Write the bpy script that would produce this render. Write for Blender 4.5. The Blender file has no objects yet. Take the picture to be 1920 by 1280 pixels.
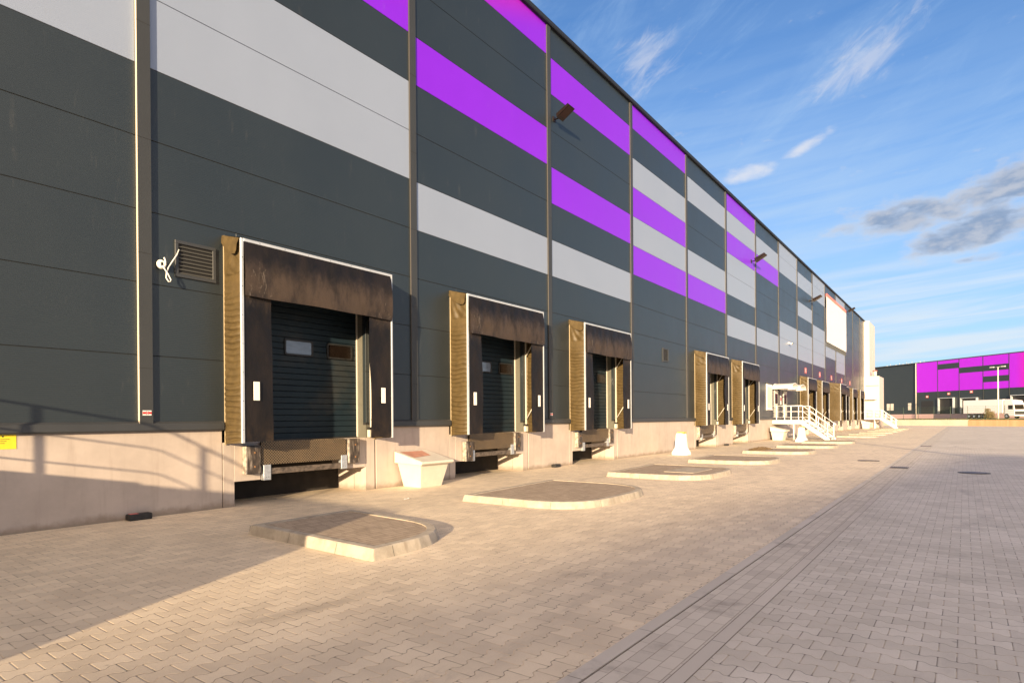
import bpy, math, random
from mathutils import Vector, Matrix, noise
random.seed(7)
SC = bpy.context.scene
COL = SC.collection
R = math.radians

# ------------------------------------------------------------------ camera
YAW, PITCH, ROLL = 0.6433611816, -0.0021, -0.0073834
cam = bpy.data.cameras.new('camera')
camo = bpy.data.objects.new('camera', cam)
COL.objects.link(camo)
fw = Vector((-math.sin(YAW)*math.cos(PITCH), math.cos(YAW)*math.cos(PITCH), math.sin(PITCH)))
rt = Vector((math.cos(YAW), math.sin(YAW), 0.0))
up = rt.cross(fw)
c_, s_ = math.cos(ROLL), math.sin(ROLL)
rt, up = c_*rt + s_*up, -s_*rt + c_*up
m = Matrix((rt, up, -fw)).transposed().to_4x4()
m.translation = Vector((10.645, 0.0, 1.5576))
camo.matrix_world = m
cam.sensor_fit = 'HORIZONTAL'
cam.sensor_width = 36.0
cam.lens = 36.0*1131/1920
cam.shift_y = 147.6/1920
cam.clip_start = 0.05
cam.clip_end = 6000
SC.camera = camo

# ------------------------------------------------------------------ light
TO_SUN = Vector((1.0, -2.25, 0.416)).normalized()
EL = math.asin(TO_SUN.z)
AZ = math.atan2(TO_SUN.x, TO_SUN.y)
sun = bpy.data.lights.new('sun', 'SUN')
sun.energy = 5.0
sun.angle = R(0.7)
sun.color = (1.0, 0.76, 0.48)
suno = bpy.data.objects.new('sun', sun)
COL.objects.link(suno)
suno.rotation_euler = (-TO_SUN).to_track_quat('-Z', 'Y').to_euler()
SC.view_settings.view_transform = 'Standard'
SC.view_settings.look = 'None'
SC.view_settings.exposure = 1.12
SC.view_settings.gamma = 1.0
SC.cycles.max_bounces = 6
SC.cycles.diffuse_bounces = 4

# ------------------------------------------------------------------ node helpers
class NT:
    def __init__(s, tree):
        s.t = tree; s.n = tree.nodes; s.l = tree.links
    def node(s, kind, **kw):
        n = s.n.new(kind)
        for k, v in kw.items(): setattr(n, k, v)
        return n
    def put(s, sock, v):
        if v is None: return
        if hasattr(v, 'is_linked') or hasattr(v, 'links'): s.l.new(v, sock)
        else:
            if isinstance(v, (int, float)) and sock.type in ('RGBA',): v = (v, v, v, 1)
            if isinstance(v, tuple) and len(v) == 3 and sock.type == 'RGBA': v = (*v, 1)
            sock.default_value = v
    def math(s, op, a, b=None, c=None, clamp=False):
        n = s.node('ShaderNodeMath', operation=op); n.use_clamp = clamp
        s.put(n.inputs[0], a)
        if b is not None: s.put(n.inputs[1], b)
        if c is not None: s.put(n.inputs[2], c)
        return n.outputs[0]
    def mix(s, f, a, b, blend='MIX'):
        n = s.node('ShaderNodeMix', data_type='RGBA', blend_type=blend)
        s.put(n.inputs[0], f); s.put(n.inputs[6], a); s.put(n.inputs[7], b)
        return n.outputs[2]
    def noise(s, vec, scale, detail=4, rough=0.55, dist=0.0):
        n = s.node('ShaderNodeTexNoise')
        s.put(n.inputs['Vector'], vec); n.inputs['Scale'].default_value = scale
        n.inputs['Detail'].default_value = detail; n.inputs['Roughness'].default_value = rough
        n.inputs['Distortion'].default_value = dist
        return n.outputs[0]
    def ramp(s, v, lo, hi, a=0.0, b=1.0, smooth=True):
        n = s.node('ShaderNodeMapRange')
        n.interpolation_type = 'SMOOTHSTEP' if smooth else 'LINEAR'
        s.put(n.inputs[0], v)
        for i, x in enumerate((lo, hi, a, b)): s.put(n.inputs[i+1], x)
        return n.outputs[0]
    def pos(s): return s.node('ShaderNodeNewGeometry').outputs['Position']
    def obj(s): return s.node('ShaderNodeTexCoord').outputs['Object']
    def sep(s, v):
        n = s.node('ShaderNodeSeparateXYZ'); s.put(n.inputs[0], v); return n.outputs
    def comb(s, x, y, z):
        n = s.node('ShaderNodeCombineXYZ')
        for i, q in enumerate((x, y, z)): s.put(n.inputs[i], q)
        return n.outputs[0]
    def scale(s, v, t):
        n = s.node('ShaderNodeVectorMath', operation='MULTIPLY'); s.put(n.inputs[0], v)
        n.inputs[1].default_value = t; return n.outputs[0]
    def bump(s, h, strength=0.3, dist=0.01, nrm=None):
        n = s.node('ShaderNodeBump'); n.inputs['Strength'].default_value = strength
        n.inputs['Distance'].default_value = dist; s.put(n.inputs['Height'], h)
        if nrm is not None: s.l.new(nrm, n.inputs['Normal'])
        return n.outputs[0]

def newmat(name):
    mt = bpy.data.materials.new(name); mt.use_nodes = True
    nt = NT(mt.node_tree)
    b = nt.n['Principled BSDF']
    return mt, nt, b

def simple(name, col, rough=0.5, metal=0.0, var=0.0, vscale=8.0, bump=0.0, spec=0.5, vec='obj', stretch=(1, 1, 1), dirt=None, dirt_amt=0.5, coat=0):
    mt, nt, b = newmat(name)
    b.inputs['Roughness'].default_value = rough
    b.inputs['Metallic'].default_value = metal
    b.inputs['Specular IOR Level'].default_value = spec
    b.inputs['Coat Weight'].default_value = coat
    v = nt.scale(nt.obj() if vec == 'obj' else nt.pos(), stretch)
    if var or dirt:
        n1 = nt.noise(v, vscale, 5)
        col_o = nt.mix(nt.ramp(n1, .3, .7), tuple(x*(1-var) for x in col), tuple(min(1, x*(1+var)) for x in col))
        if dirt:
            n2 = nt.noise(v, vscale*.45, 7, .65)
            col_o = nt.mix(nt.ramp(n2, .5, .72, 0, dirt_amt), col_o, dirt)
        nt.put(b.inputs['Base Color'], col_o)
    else: nt.put(b.inputs['Base Color'], col)
    if bump:
        nt.put(b.inputs['Normal'], nt.bump(nt.noise(v, vscale*6, 4), bump, .01))
    return mt

# ------------------------------------------------------------------ world
W = bpy.data.worlds.new('World'); SC.world = W; W.use_nodes = True
w = NT(W.node_tree)
bg = w.n['Background']
sky = w.node('ShaderNodeTexSky', sky_type='NISHITA')
sky.sun_disc = False; sky.sun_elevation = EL; sky.sun_rotation = AZ
sky.altitude = 100; sky.air_density = 1.0; sky.dust_density = 0.5; sky.ozone_density = 4.0
D = w.node('ShaderNodeTexCoord').outputs['Generated']
dx, dy, dz = w.sep(D)
az = w.math('MULTIPLY', w.math('ARCTAN2', dx, dy), 180/math.pi)
el = w.math('MULTIPLY', w.math('ARCSINE', dz), 180/math.pi)
P = w.comb(az, el, 0.0)
def local(a0, e0, rot, sa, se):
    """coordinates round one spot of the sky, turned by rot and scaled"""
    mp = w.node('ShaderNodeMapping', vector_type='TEXTURE')
    w.put(mp.inputs[0], P)
    mp.inputs['Location'].default_value = (a0, e0, 0); mp.inputs['Rotation'].default_value = (0, 0, R(rot))
    mp.inputs['Scale'].default_value = (sa, se, 1)
    return mp.outputs[0]
def blob(a0, e0, rot, sa, se):
    q = local(a0, e0, rot, sa, se)
    n = w.node('ShaderNodeVectorMath', operation='LENGTH'); w.put(n.inputs[0], q)
    return w.ramp(n.outputs['Value'], 0.0, 1.0, 1.0, 0.0)
def cloud(mask, nz, lo, hi):
    # mask lowers the threshold of the noise where the cloud stands
    return w.ramp(w.math('ADD', nz, w.math('MULTIPLY', mask, 0.42)), lo, hi)
nzA = w.noise(w.scale(P, (0.16, 0.5, 1)), 1.0, 8, .62, .3)
nzB = w.noise(w.scale(P, (0.13, 0.34, 1)), 1.3, 9, .6, .5)
nzC = w.noise(local(-10, 25, 22, 1, 1), .001, 2)
qC = w.scale(local(-15, 28, 27, 1, 1), (0.045, 0.20, 1))
nzC = w.noise(qC, 1.0, 9, .66, .9)
qL = w.scale(local(-5, 6, 4, 1, 1), (0.05, 0.8, 1))
nzL = w.noise(qL, 1.0, 6, .55, .4)
base = w.mix(1.0, sky.outputs[0], (.86, 1.05, 1.22), 'MULTIPLY')
white = (4.4, 4.4, 4.6); grey = (1.45, 1.95, 2.85); cream = (3.9, 3.85, 3.95)
def puff(off=(0, 0)):
    """lumpy noise of two sizes; read again a little up and left it tells which side is lit"""
    mp = w.node('ShaderNodeMapping'); w.put(mp.inputs[0], P); mp.inputs['Location'].default_value = (*off, 0)
    q1 = w.noise(w.scale(mp.outputs[0], (.20, .50, 1)), 1.0, 5, .5, .25)
    q2 = w.noise(w.scale(mp.outputs[0], (.52, 1.05, 1)), 1.0, 7, .54, .2)
    return w.math('ADD', w.math('MULTIPLY', q1, .5), w.math('MULTIPLY', q2, .5))
n0 = puff(); n1 = puff((-.45, .40))
lit = w.ramp(w.math('SUBTRACT', n0, n1), -.08, .12)
mA = w.math('MAXIMUM', blob(-15.4, 20.6, 7, 4.4, 1.25), blob(-10.7, 21.9, 21, 3.6, .85))
cA = cloud(mA, n0, .60, .98)
mB = w.math('MAXIMUM', blob(-3.0, 15.6, 8, 9.6, 2.3), w.math('MAXIMUM', blob(1.2, 13.7, 12, 8.4, 2.4), blob(4.2, 16.8, 10, 8.0, 2.8)))
mB = w.math('MAXIMUM', mB, w.math('MULTIPLY', blob(0.7, 11.6, 3, 3.4, .6), .8))
dB = w.math('ADD', n0, w.math('MULTIPLY', mB, .42))
cB = w.ramp(dB, .58, .86)
core = w.ramp(dB, .64, .86)
shade = w.math('MULTIPLY', core, w.math('SUBTRACT', 1.0, w.math('MULTIPLY', lit, .55)))
colB = w.mix(shade, cream, grey)
wisp = w.math('MULTIPLY', w.ramp(nzC, .46, .80), w.ramp(el, 8, 22, .25, .8))
wisp = w.math('MULTIPLY', wisp, w.ramp(az, -60, -8, 1.0, .75))
mD = w.math('MAXIMUM', blob(-6.6, 27.0, 24, 7.5, 3.2), blob(-24.0, 30, 20, 6, 3.6))
qD = w.scale(local(-7, 27, 32, 1, 1), (0.30, 0.85, 1))
cD = cloud(mD, w.noise(qD, 1.0, 9, .64, .6), .62, 1.02)
low = w.math('MULTIPLY', w.ramp(nzL, .38, .66, 0, .85), w.ramp(el, 15, 7, 0.0, 1.0))
skyc = w.mix(.0, base, base)
hz = w.ramp(el, 17, 0, 0, .62)
o = w.mix(w.math('MULTIPLY', wisp, .60), skyc, (2.3, 3.4, 4.9))
veil = w.math('MULTIPLY', w.ramp(el, 34, 11, .12, 1), w.ramp(az, 4, -14, .50, .72))
veil = w.math('MULTIPLY', veil, w.ramp(nzL, .25, .65, .6, 1.0))
o = w.mix(veil, o, (3.0, 3.85, 4.8))
o = w.mix(w.math('MULTIPLY', hz, .6), o, (3.3, 4.1, 4.8))
o = w.mix(low, o, (4.0, 4.5, 5.0))
o = w.mix(w.math('MULTIPLY', cD, .45), o, white)
o = w.mix(w.math('MULTIPLY', cA, .78), o, white)
o = w.mix(w.math('MULTIPLY', cB, .92), o, colB)
# warm fill glow added to the sky round the low sun, behind the camera
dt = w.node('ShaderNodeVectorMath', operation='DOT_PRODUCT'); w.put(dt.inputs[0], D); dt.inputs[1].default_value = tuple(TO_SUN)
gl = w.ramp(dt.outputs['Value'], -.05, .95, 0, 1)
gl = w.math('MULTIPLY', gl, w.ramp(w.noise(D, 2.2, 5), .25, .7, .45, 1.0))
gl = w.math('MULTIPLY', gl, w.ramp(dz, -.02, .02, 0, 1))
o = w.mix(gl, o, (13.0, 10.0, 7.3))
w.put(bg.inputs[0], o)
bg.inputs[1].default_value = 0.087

# ------------------------------------------------------------------ mesh helpers
class MB:
    def __init__(s): s.v = []; s.f = []; s.mi = []; s.mats = []; s.sm = []
    def mid(s, m):
        if m not in s.mats: s.mats.append(m)
        return s.mats.index(m)
    def poly(s, pts, m, smooth=False):
        i = len(s.v); s.v += [tuple(p) for p in pts]
        s.f.append(tuple(range(i, i+len(pts)))); s.mi.append(s.mid(m)); s.sm.append(smooth)
    def box(s, x0, x1, y0, y1, z0, z1, m):
        i = len(s.v); k = s.mid(m)
        s.v += [(x0,y0,z0),(x1,y0,z0),(x1,y1,z0),(x0,y1,z0),(x0,y0,z1),(x1,y0,z1),(x1,y1,z1),(x0,y1,z1)]
        for f in ((0,3,2,1),(4,5,6,7),(0,1,5,4),(1,2,6,5),(2,3,7,6),(3,0,4,7)):
            s.f.append(tuple(i+a for a in f)); s.mi.append(k); s.sm.append(False)
    def bev(s, x0, x1, y0, y1, z0, z1, m, b=0.01):
        """box with chamfered edges"""
        i = len(s.v); k = s.mid(m)
        X, Y, Z = (x0, x1), (y0, y1), (z0, z1); idx = {}
        for ax in range(3):
            for a in (0, 1):
                for c in (0, 1):
                    for e in (0, 1):
                        sg = (a, c, e); p = []
                        for q, rng in enumerate((X, Y, Z)):
                            val = rng[sg[q]]
                            if q != ax: val += b if sg[q] == 0 else -b
                            p.append(val)
                        idx[(ax, a, c, e)] = len(s.v); s.v.append(tuple(p))
        def F(l):
            s.f.append(tuple(l)); s.mi.append(k); s.sm.append(False)
        for ax in range(3):
            for a in (0, 1):
                o1, o2 = [q for q in range(3) if q != ax]
                l = []
                for (u, v_) in ((0,0),(1,0),(1,1),(0,1)):
                    sg = [0,0,0]; sg[ax] = a; sg[o1] = u; sg[o2] = v_
                    l.append(idx[(ax, *sg)])
                F(l)
        for ax in range(3):   # edges along ax
            o1, o2 = [q for q in range(3) if q != ax]
            for u in (0,1):
                for v_ in (0,1):
                    sg0 = [0,0,0]; sg0[o1] = u; sg0[o2] = v_; sg1 = list(sg0); sg1[ax] = 1
                    F([idx[(o1,*sg0)], idx[(o1,*sg1)], idx[(o2,*sg1)], idx[(o2,*sg0)]])
        for a in (0,1):
            for c in (0,1):
                for e in (0,1):
                    F([idx[(0,a,c,e)], idx[(1,a,c,e)], idx[(2,a,c,e)]])
    def prism(s, pts, z0, z1, m, top=True):
        n = len(pts)
        for i in range(n):
            a, b = pts[i], pts[(i+1) % n]
            s.poly([(a[0],a[1],z0),(b[0],b[1],z0),(b[0],b[1],z1),(a[0],a[1],z1)], m)
        if top:
            s.poly([(p[0],p[1],z1) for p in pts], m); s.poly([(p[0],p[1],z0) for p in pts[::-1]], m)
    def extr(s, prof, axis, a0, a1, m, caps=True):
        """extrude a closed 2-D profile along axis 'x' or 'y'"""
        def P3(p, a): return (a, p[0], p[1]) if axis == 'x' else (p[0], a, p[1])
        n = len(prof)
        for i in range(n):
            p, q = prof[i], prof[(i+1) % n]
            s.poly([P3(p,a0), P3(q,a0), P3(q,a1), P3(p,a1)], m)
        if caps:
            s.poly([P3(p,a0) for p in prof], m); s.poly([P3(p,a1) for p in prof[::-1]], m)
    def tube(s, pts, r, m, seg=8, cap=True, closed=False):
        pts = [Vector(p) for p in pts]; k = s.mid(m); rings = []
        n = len(pts)
        for i, p in enumerate(pts):
            a = pts[i-1] if (i > 0 or closed) else pts[i]; b = pts[(i+1) % n] if (i < n-1 or closed) else pts[i]
            t = (b-a).normalized()
            ref = Vector((0,0,1)) if abs(t.z) < .9 else Vector((1,0,0))
            u = t.cross(ref).normalized(); v_ = t.cross(u)
            rr = r if isinstance(r, (int, float)) else r[i]
            st = len(s.v)
            for j in range(seg):
                an = 2*math.pi*j/seg
                s.v.append(tuple(p + rr*(math.cos(an)*u + math.sin(an)*v_)))
            rings.append(st)
        for i in range(n-1 + (1 if closed else 0)):
            A, B = rings[i], rings[(i+1) % n]
            for j in range(seg):
                s.f.append((A+j, A+(j+1)%seg, B+(j+1)%seg, B+j)); s.mi.append(k); s.sm.append(True)
        if cap and not closed:
            s.f.append(tuple(rings[0]+j for j in range(seg))); s.mi.append(k); s.sm.append(False)
            s.f.append(tuple(rings[-1]+j for j in range(seg))[::-1]); s.mi.append(k); s.sm.append(False)
    def grid(s, fn, nu, nv, m, smooth=True):
        i0 = len(s.v); k = s.mid(m)
        for a in range(nu+1):
            for b in range(nv+1): s.v.append(tuple(fn(a/nu, b/nv)))
        for a in range(nu):
            for b in range(nv):
                q = i0 + a*(nv+1) + b
                s.f.append((q, q+1, q+nv+2, q+nv+1)); s.mi.append(k); s.sm.append(smooth)
    def build(s, name, parent=None, loc=None, fix=True):
        me = bpy.data.meshes.new(name); me.from_pydata(s.v, [], s.f)
        for mt in s.mats: me.materials.append(mt)
        me.polygons.foreach_set('material_index', s.mi)
        me.polygons.foreach_set('use_smooth', s.sm)
        if fix:
            import bmesh
            bm = bmesh.new(); bm.from_mesh(me)
            bmesh.ops.remove_doubles(bm, verts=bm.verts, dist=1e-5)
            bmesh.ops.recalc_face_normals(bm, faces=bm.faces)
            bm.to_mesh(me); bm.free()
        me.update()
        o = bpy.data.objects.new(name, me); COL.objects.link(o)
        if parent: o.parent = parent
        if loc: o.location = loc
        return o

def tag(o, label=None, cat=None, group=None, kind=None):
    if label: o['label'] = label
    if cat: o['category'] = cat
    if group: o['group'] = group
    if kind: o['kind'] = kind
    return o
def empty(name, loc, label, cat, group=None, rz=0.0):
    o = bpy.data.objects.new(name, None); COL.objects.link(o)
    o.location = loc; o.rotation_euler = (0, 0, rz); o.empty_display_size = .2
    return tag(o, label, cat, group)
CH = {}
def reg(o):
    CH.setdefault(o.parent.name, []).append(o); return o
def copy_tree(o, loc, label, group=None):
    r = o.copy(); COL.objects.link(r); r.location = loc; r['label'] = label
    if group: r['group'] = group
    for c in o.children:
        d = c.copy(); COL.objects.link(d); d.parent = r
        for g in c.children:
            e = g.copy(); COL.objects.link(e); e.parent = d
    return r

# ------------------------------------------------------------------ materials
def paver_mat(name, swap, c1, c2, joint, W_=0.15, L_=0.2, amp=0.016, jw=0.0035, ph=(0, 0), greybias=0.0, tone=None):
    """double-T interlocking blocks: wavy joints along the rows, butt joints across"""
    mt, nt, b = newmat(name)
    P = nt.pos(); x, y, z = nt.sep(P)
    a, bb = (x, y) if swap else (y, x)
    a = nt.math('DIVIDE', nt.math('ADD', a, ph[0]), L_); bb = nt.math('DIVIDE', nt.math('ADD', bb, ph[1]), W_)
    # w(a): -1 at the middle of a block, +1 at its ends, flattened
    tri = nt.math('PINGPONG', a, 0.5)                       # 0 .. .5
    wv = nt.ramp(tri, 0.14, 0.36, -1.0, 1.0)
    mrow = nt.math('ROUND', bb)
    par = nt.math('MULTIPLY', nt.math('PINGPONG', mrow, 1.0), -2.0)
    sgn = nt.math('ADD', par, 1.0)
    sh = nt.math('MULTIPLY', nt.math('MULTIPLY', sgn, wv), amp/W_)
    d = nt.math('SUBTRACT', nt.math('SUBTRACT', bb, mrow), sh)   # signed distance to boundary
    dw = nt.math('MULTIPLY', nt.math('ABSOLUTE', d), W_)
    row = nt.math('SUBTRACT', mrow, nt.math('LESS_THAN', d, 0.0))
    rodd = nt.math('PINGPONG', row, 1.0)
    # boundary m carries +w for even m: rows are wide at a = k*? -> blocks of even rows are centred where w is lowest
    ac = nt.math('ADD', a, nt.math('MULTIPLY', nt.math('SUBTRACT', 1.0, rodd), 0.5))
    cell = nt.math('ROUND', ac)
    db = nt.math('MULTIPLY', nt.math('SUBTRACT', 0.5, nt.math('ABSOLUTE', nt.math('SUBTRACT', ac, cell))), L_)
    dist = nt.math('MINIMUM', dw, db)
    jn = nt.ramp(dist, jw*.45, jw*1.25, 1.0, 0.0)
    wn = nt.node('ShaderNodeTexWhiteNoise', noise_dimensions='3D')
    nt.put(wn.inputs[0], nt.comb(cell, row, 3.0))
    big = nt.noise(nt.scale(P, (1, 1, 1)), .33, 6, .6)
    med = nt.noise(P, 1.7, 6, .62)
    fine = nt.noise(P, 90, 3, .7)
    grain = nt.noise(P, 14, 5, .65)
    f = nt.math('ADD', nt.math('MULTIPLY', wn.outputs[0], .62), nt.math('MULTIPLY', nt.math('SUBTRACT', med, .5), 1.5))
    f = nt.math('ADD', f, nt.math('MULTIPLY', nt.math('SUBTRACT', big, .5), 1.7))
    f = nt.math('ADD', f, .18, clamp=True)
    col = nt.mix(f, c1, c2)
    if tone:   # optional shift of tone by distance from the building, painting in light falloff
        col = nt.mix(nt.ramp(nt.math('ADD', x, nt.math('MULTIPLY', nt.math('SUBTRACT', big, .5), 5)), tone[0], tone[1]), col, nt.mix(f, tone[2], tone[3]))
    col = nt.mix(nt.math('MULTIPLY', nt.math('SUBTRACT', fine, .5), .9, clamp=True), col, tuple(q*.55 for q in c1))
    # oil drips, tyre dust
    st = nt.noise(nt.scale(P, (1.0, .55, 1)), 1.1, 8, .72)
    col = nt.mix(nt.ramp(st, .60, .76, 0, .42), col, (.12, .10, .085))
    wy = nt.math('ADD', x, nt.math('MULTIPLY', nt.math('SUBTRACT', nt.noise(nt.scale(P, (.15, .10, 1)), 1.0, 2), .5), 9))
    lane = nt.math('PINGPONG', wy, 1.35)
    lm_ = nt.math('MULTIPLY', nt.ramp(lane, .0, .22, 1, 0), nt.ramp(nt.noise(nt.scale(P, (1, .25, 1)), 2.0, 6, .7), .45, .7))
    col = nt.mix(nt.math('MULTIPLY', lm_, .34), col, (.13, .11, .095))
    sp = nt.noise(P, 5.5, 4, .5)
    col = nt.mix(nt.ramp(sp, .70, .76, 0, .38), col, (.10, .085, .07))
    # half of the joints hold pale sand, half lie open and dark
    jc = nt.mix(nt.ramp(nt.noise(P, 3.0, 3), .42, .6), joint, tuple(q*.30 for q in joint))
    col = nt.mix(nt.math('MULTIPLY', jn, .8), col, jc)
    # a small dark pit where the butt joint meets the wavy one
    pit = nt.math('MULTIPLY', nt.ramp(db, jw, jw*3, 1, 0), nt.ramp(dw, jw, jw*4.5, 1, 0))
    col = nt.mix(nt.math('MULTIPLY', pit, .75), col, (.05, .04, .035))
    nt.put(b.inputs['Base Color'], col)
    b.inputs['Roughness'].default_value = .66
    b.inputs['Specular IOR Level'].default_value = .5
    hgt = nt.ramp(dist, 0.0, jw*2.6, 0.0, 1.0)
    hh = nt.math('ADD', hgt, nt.math('MULTIPLY', grain, .25))
    hh = nt.math('ADD', hh, nt.math('MULTIPLY', wn.outputs[0], .35))
    nt.put(b.inputs['Normal'], nt.bump(hh, .55, .004))
    return mt

M = {}
M['pave_l'] = paver_mat('paving_blocks', False, (.62,.515,.38), (.83,.695,.51), (.74,.56,.35), ph=(0.03, 0.02))
M['pave_r'] = paver_mat('paving_blocks_turned', True, (.51,.455,.375), (.68,.615,.525), (.50,.40,.28), ph=(0.0, 0.05))
def slab_mat(name, c1, c2, joint, sx, sy, swap=False, jw=.004, off=(0,0)):
    mt, nt, b = newmat(name); P = nt.pos(); x, y, z = nt.sep(P)
    gx = nt.math('DIVIDE', nt.math('ADD', x, off[0]), sx); row = nt.math('FLOOR', gx)
    wr = nt.node('ShaderNodeTexWhiteNoise', noise_dimensions='1D'); nt.put(wr.inputs['W'], row)
    gy = nt.math('ADD', nt.math('DIVIDE', nt.math('ADD', y, off[1]), sy), wr.outputs[0]); cell = nt.math('FLOOR', gy)
    ex = nt.math('MULTIPLY', nt.math('PINGPONG', gx, .5), sx); ey = nt.math('MULTIPLY', nt.math('PINGPONG', gy, .5), sy)
    d = nt.math('MINIMUM', ex, ey)
    wn = nt.node('ShaderNodeTexWhiteNoise', noise_dimensions='3D'); nt.put(wn.inputs[0], nt.comb(row, cell, 1.0))
    f = nt.math('ADD', nt.math('MULTIPLY', wn.outputs[0], .7), nt.math('MULTIPLY', nt.noise(P, 2.2, 6), .5), clamp=True)
    col = nt.mix(f, c1, c2)
    col = nt.mix(nt.ramp(nt.noise(P, 1.3, 7, .7), .56, .74, 0, .4), col, (.12,.10,.085))
    col = nt.mix(nt.ramp(d, jw*.4, jw*1.2, .85, 0), col, joint)
    nt.put(b.inputs['Base Color'], col); b.inputs['Roughness'].default_value = .82
    b.inputs['Specular IOR Level'].default_value = .3
    nt.put(b.inputs['Normal'], nt.bump(nt.math('ADD', nt.ramp(d, 0, jw*2, 0, 1), nt.math('MULTIPLY', nt.noise(P, 30, 4), .3)), .5, .004))
    return mt
M['strip'] = slab_mat('drain_row_blocks', (.48,.43,.37), (.63,.57,.49), (.28,.23,.18), .1, .2, jw=.003)
M['kerb_flush'] = slab_mat('flush_kerb_stone', (.49,.445,.385), (.62,.56,.49), (.14,.12,.10), 3.0, 1.0)
M['island_top'] = slab_mat('island_setts', (.33,.26,.19), (.44,.35,.26), (.10,.08,.065), .1, .2, jw=.005)

def concrete(name, c, var=.1, scale=1.2, streak=True, dark=(.25,.22,.19), amt=.25, edge=None):
    mt, nt, b = newmat(name); P = nt.pos()
    n = nt.noise(P, scale, 8, .65); n2 = nt.noise(nt.scale(P, (6, 6, .6)), 1.2, 5, .6)
    col = nt.mix(nt.ramp(n, .3, .7), tuple(q*(1-var) for q in c), tuple(q*(1+var*.7) for q in c))
    if streak: col = nt.mix(nt.ramp(n2, .5, .8, 0, amt), col, dark)
    z = nt.sep(P)[2]
    if edge is not None:    # splash dirt along the foot of the wall
        zz = nt.math('ADD', z, nt.math('MULTIPLY', nt.math('SUBTRACT', nt.noise(P, 4, 6, .6), .5), .25))
        col = nt.mix(nt.ramp(zz, 0.0, .16, edge, 0), col, (.20,.155,.11))
    nt.put(b.inputs['Base Color'], col); b.inputs['Roughness'].default_value = .85
    b.inputs['Specular IOR Level'].default_value = .25
    nt.put(b.inputs['Normal'], nt.bump(nt.math('ADD', nt.noise(P, 60, 5, .7), nt.math('MULTIPLY', nt.noise(P, 7, 4), 1.5)), .25, .004))
    return mt
M['plinth'] = concrete('plinth_render', (.47,.405,.355), .10, 1.3, True, (.34,.28,.24), .55, .7)
M['kerb'] = concrete('kerb_concrete', (.42,.37,.30), .2, 5.5, True, (.24,.19,.14), .75)
M['white_concrete'] = concrete('whitewashed_concrete', (.80,.79,.76), .06, 3, True, (.6,.57,.5), .3)
M['lowwall'] = concrete('retaining_concrete', (.55,.45,.37), .1, .5, True, (.42,.33,.27), .4)
M['slat'] = simple('vent_slat', (.065,.065,.058), .5)
M['gap'] = simple('open_gap', (.19,.155,.12), .9)
M['pit'] = simple('pit_shaded_concrete', (.022,.018,.015), .9, var=.3, vscale=3)  # near-black base puts the shade inside the pit into the colour
M['ramp'] = concrete('ramp_concrete', (.42,.40,.37))

def cladding(name, col, rough=.42, var=.05, ribs=.24, grad=None):
    mt, nt, b = newmat(name); P = nt.pos(); x, y, z = nt.sep(P)
    n = nt.noise(nt.scale(P, (1, .35, .35)), 1.4, 5, .6)
    c = nt.mix(nt.ramp(n, .3, .7), tuple(q*(1-var) for q in col), tuple(min(1, q*(1+var)) for q in col))
    if grad is not None: c = grad(nt, P, c)
    dust = nt.noise(nt.scale(P, (1, 2.5, .5)), 2.2, 7, .7)
    c = nt.mix(nt.ramp(dust, .58, .8, 0, .10), c, (.30,.27,.23))
    nt.put(b.inputs['Base Color'], c)
    nt.put(b.inputs['Roughness'], nt.ramp(n, .2, .8, rough-.04, rough+.05))
    b.inputs['Specular IOR Level'].default_value = .5
    b.inputs['Coat Weight'].default_value = .18; b.inputs['Coat Roughness'].default_value = .30
    rib = nt.math('SINE', nt.math('MULTIPLY', z, 2*math.pi/.030))
    oil = nt.noise(nt.scale(P, (1, .5, 1)), 1.1, 3)
    bn = nt.bump(rib, ribs, .0016)
    nt.put(b.inputs['Normal'], nt.bump(oil, .15, .02, bn))
    return mt
M['dark'] = cladding('dark_grey_cladding', (.019,.027,.032))
M['light'] = cladding('silver_grey_cladding', (.248,.30,.40), .42, .02, .12)
def mag(nt, P, c):    # the colour turns from violet to magenta red towards the near top corner
    x, y, z = nt.sep(P)
    t = nt.ramp(nt.math('SUBTRACT', z, nt.math('MULTIPLY', y, .41)), 7.2, 8.8, 0, 1)
    return nt.mix(t, c, (.40,.006,.34))
M['purple'] = cladding('violet_cladding', (.20,.010,.66), .40, .02, .10, mag)
def mag2(nt, P, c):
    x, y, z = nt.sep(P)
    return nt.mix(nt.ramp(x, 19.2, 23.5, 0, 1), c, (.62,.0,.10))
M['purple_far'] = cladding('violet_cladding_far', (.36,.005,.66), .5, .02, .05, mag2)
M['trim'] = simple('trim_dark_steel', (.040,.043,.046), .48, var=.06, vscale=1.5, vec='pos')
M['trim_cover'] = simple('joint_cover_steel', (.036,.039,.040), .52, var=.05, vscale=1.0, vec='pos')
M['cover_edge'] = simple('pale_cover_edge', (.70,.62,.48), .4)
M['cover_edge_dull'] = simple('dull_cover_edge', (.085,.077,.072), .4)
M['seam'] = simple('seam_gasket', (.02,.02,.02), .8)
M['alu'] = simple('aluminium_profile', (.52,.55,.58), .4, .3, var=.06, vscale=3)
M['galv'] = simple('galvanised_steel', (.50,.53,.56), .42, .6, var=.15, vscale=20)
M['white_paint'] = simple('white_painted_steel', (.78,.77,.75), .4, var=.04)
M['cream'] = simple('cream_pvc', (.62,.58,.50), .5, var=.04)
M['jamb'] = simple('jamb_metal', (.13,.125,.10), .45, var=.06)
M['door'] = simple('slate_door_panel', (.010,.021,.030), .55, spec=.25, var=.06, vscale=2, dirt=(.12,.10,.07), dirt_amt=.2)
M['black'] = simple('black_rubber', (.018,.018,.018), .55, var=.3, vscale=12)
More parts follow.
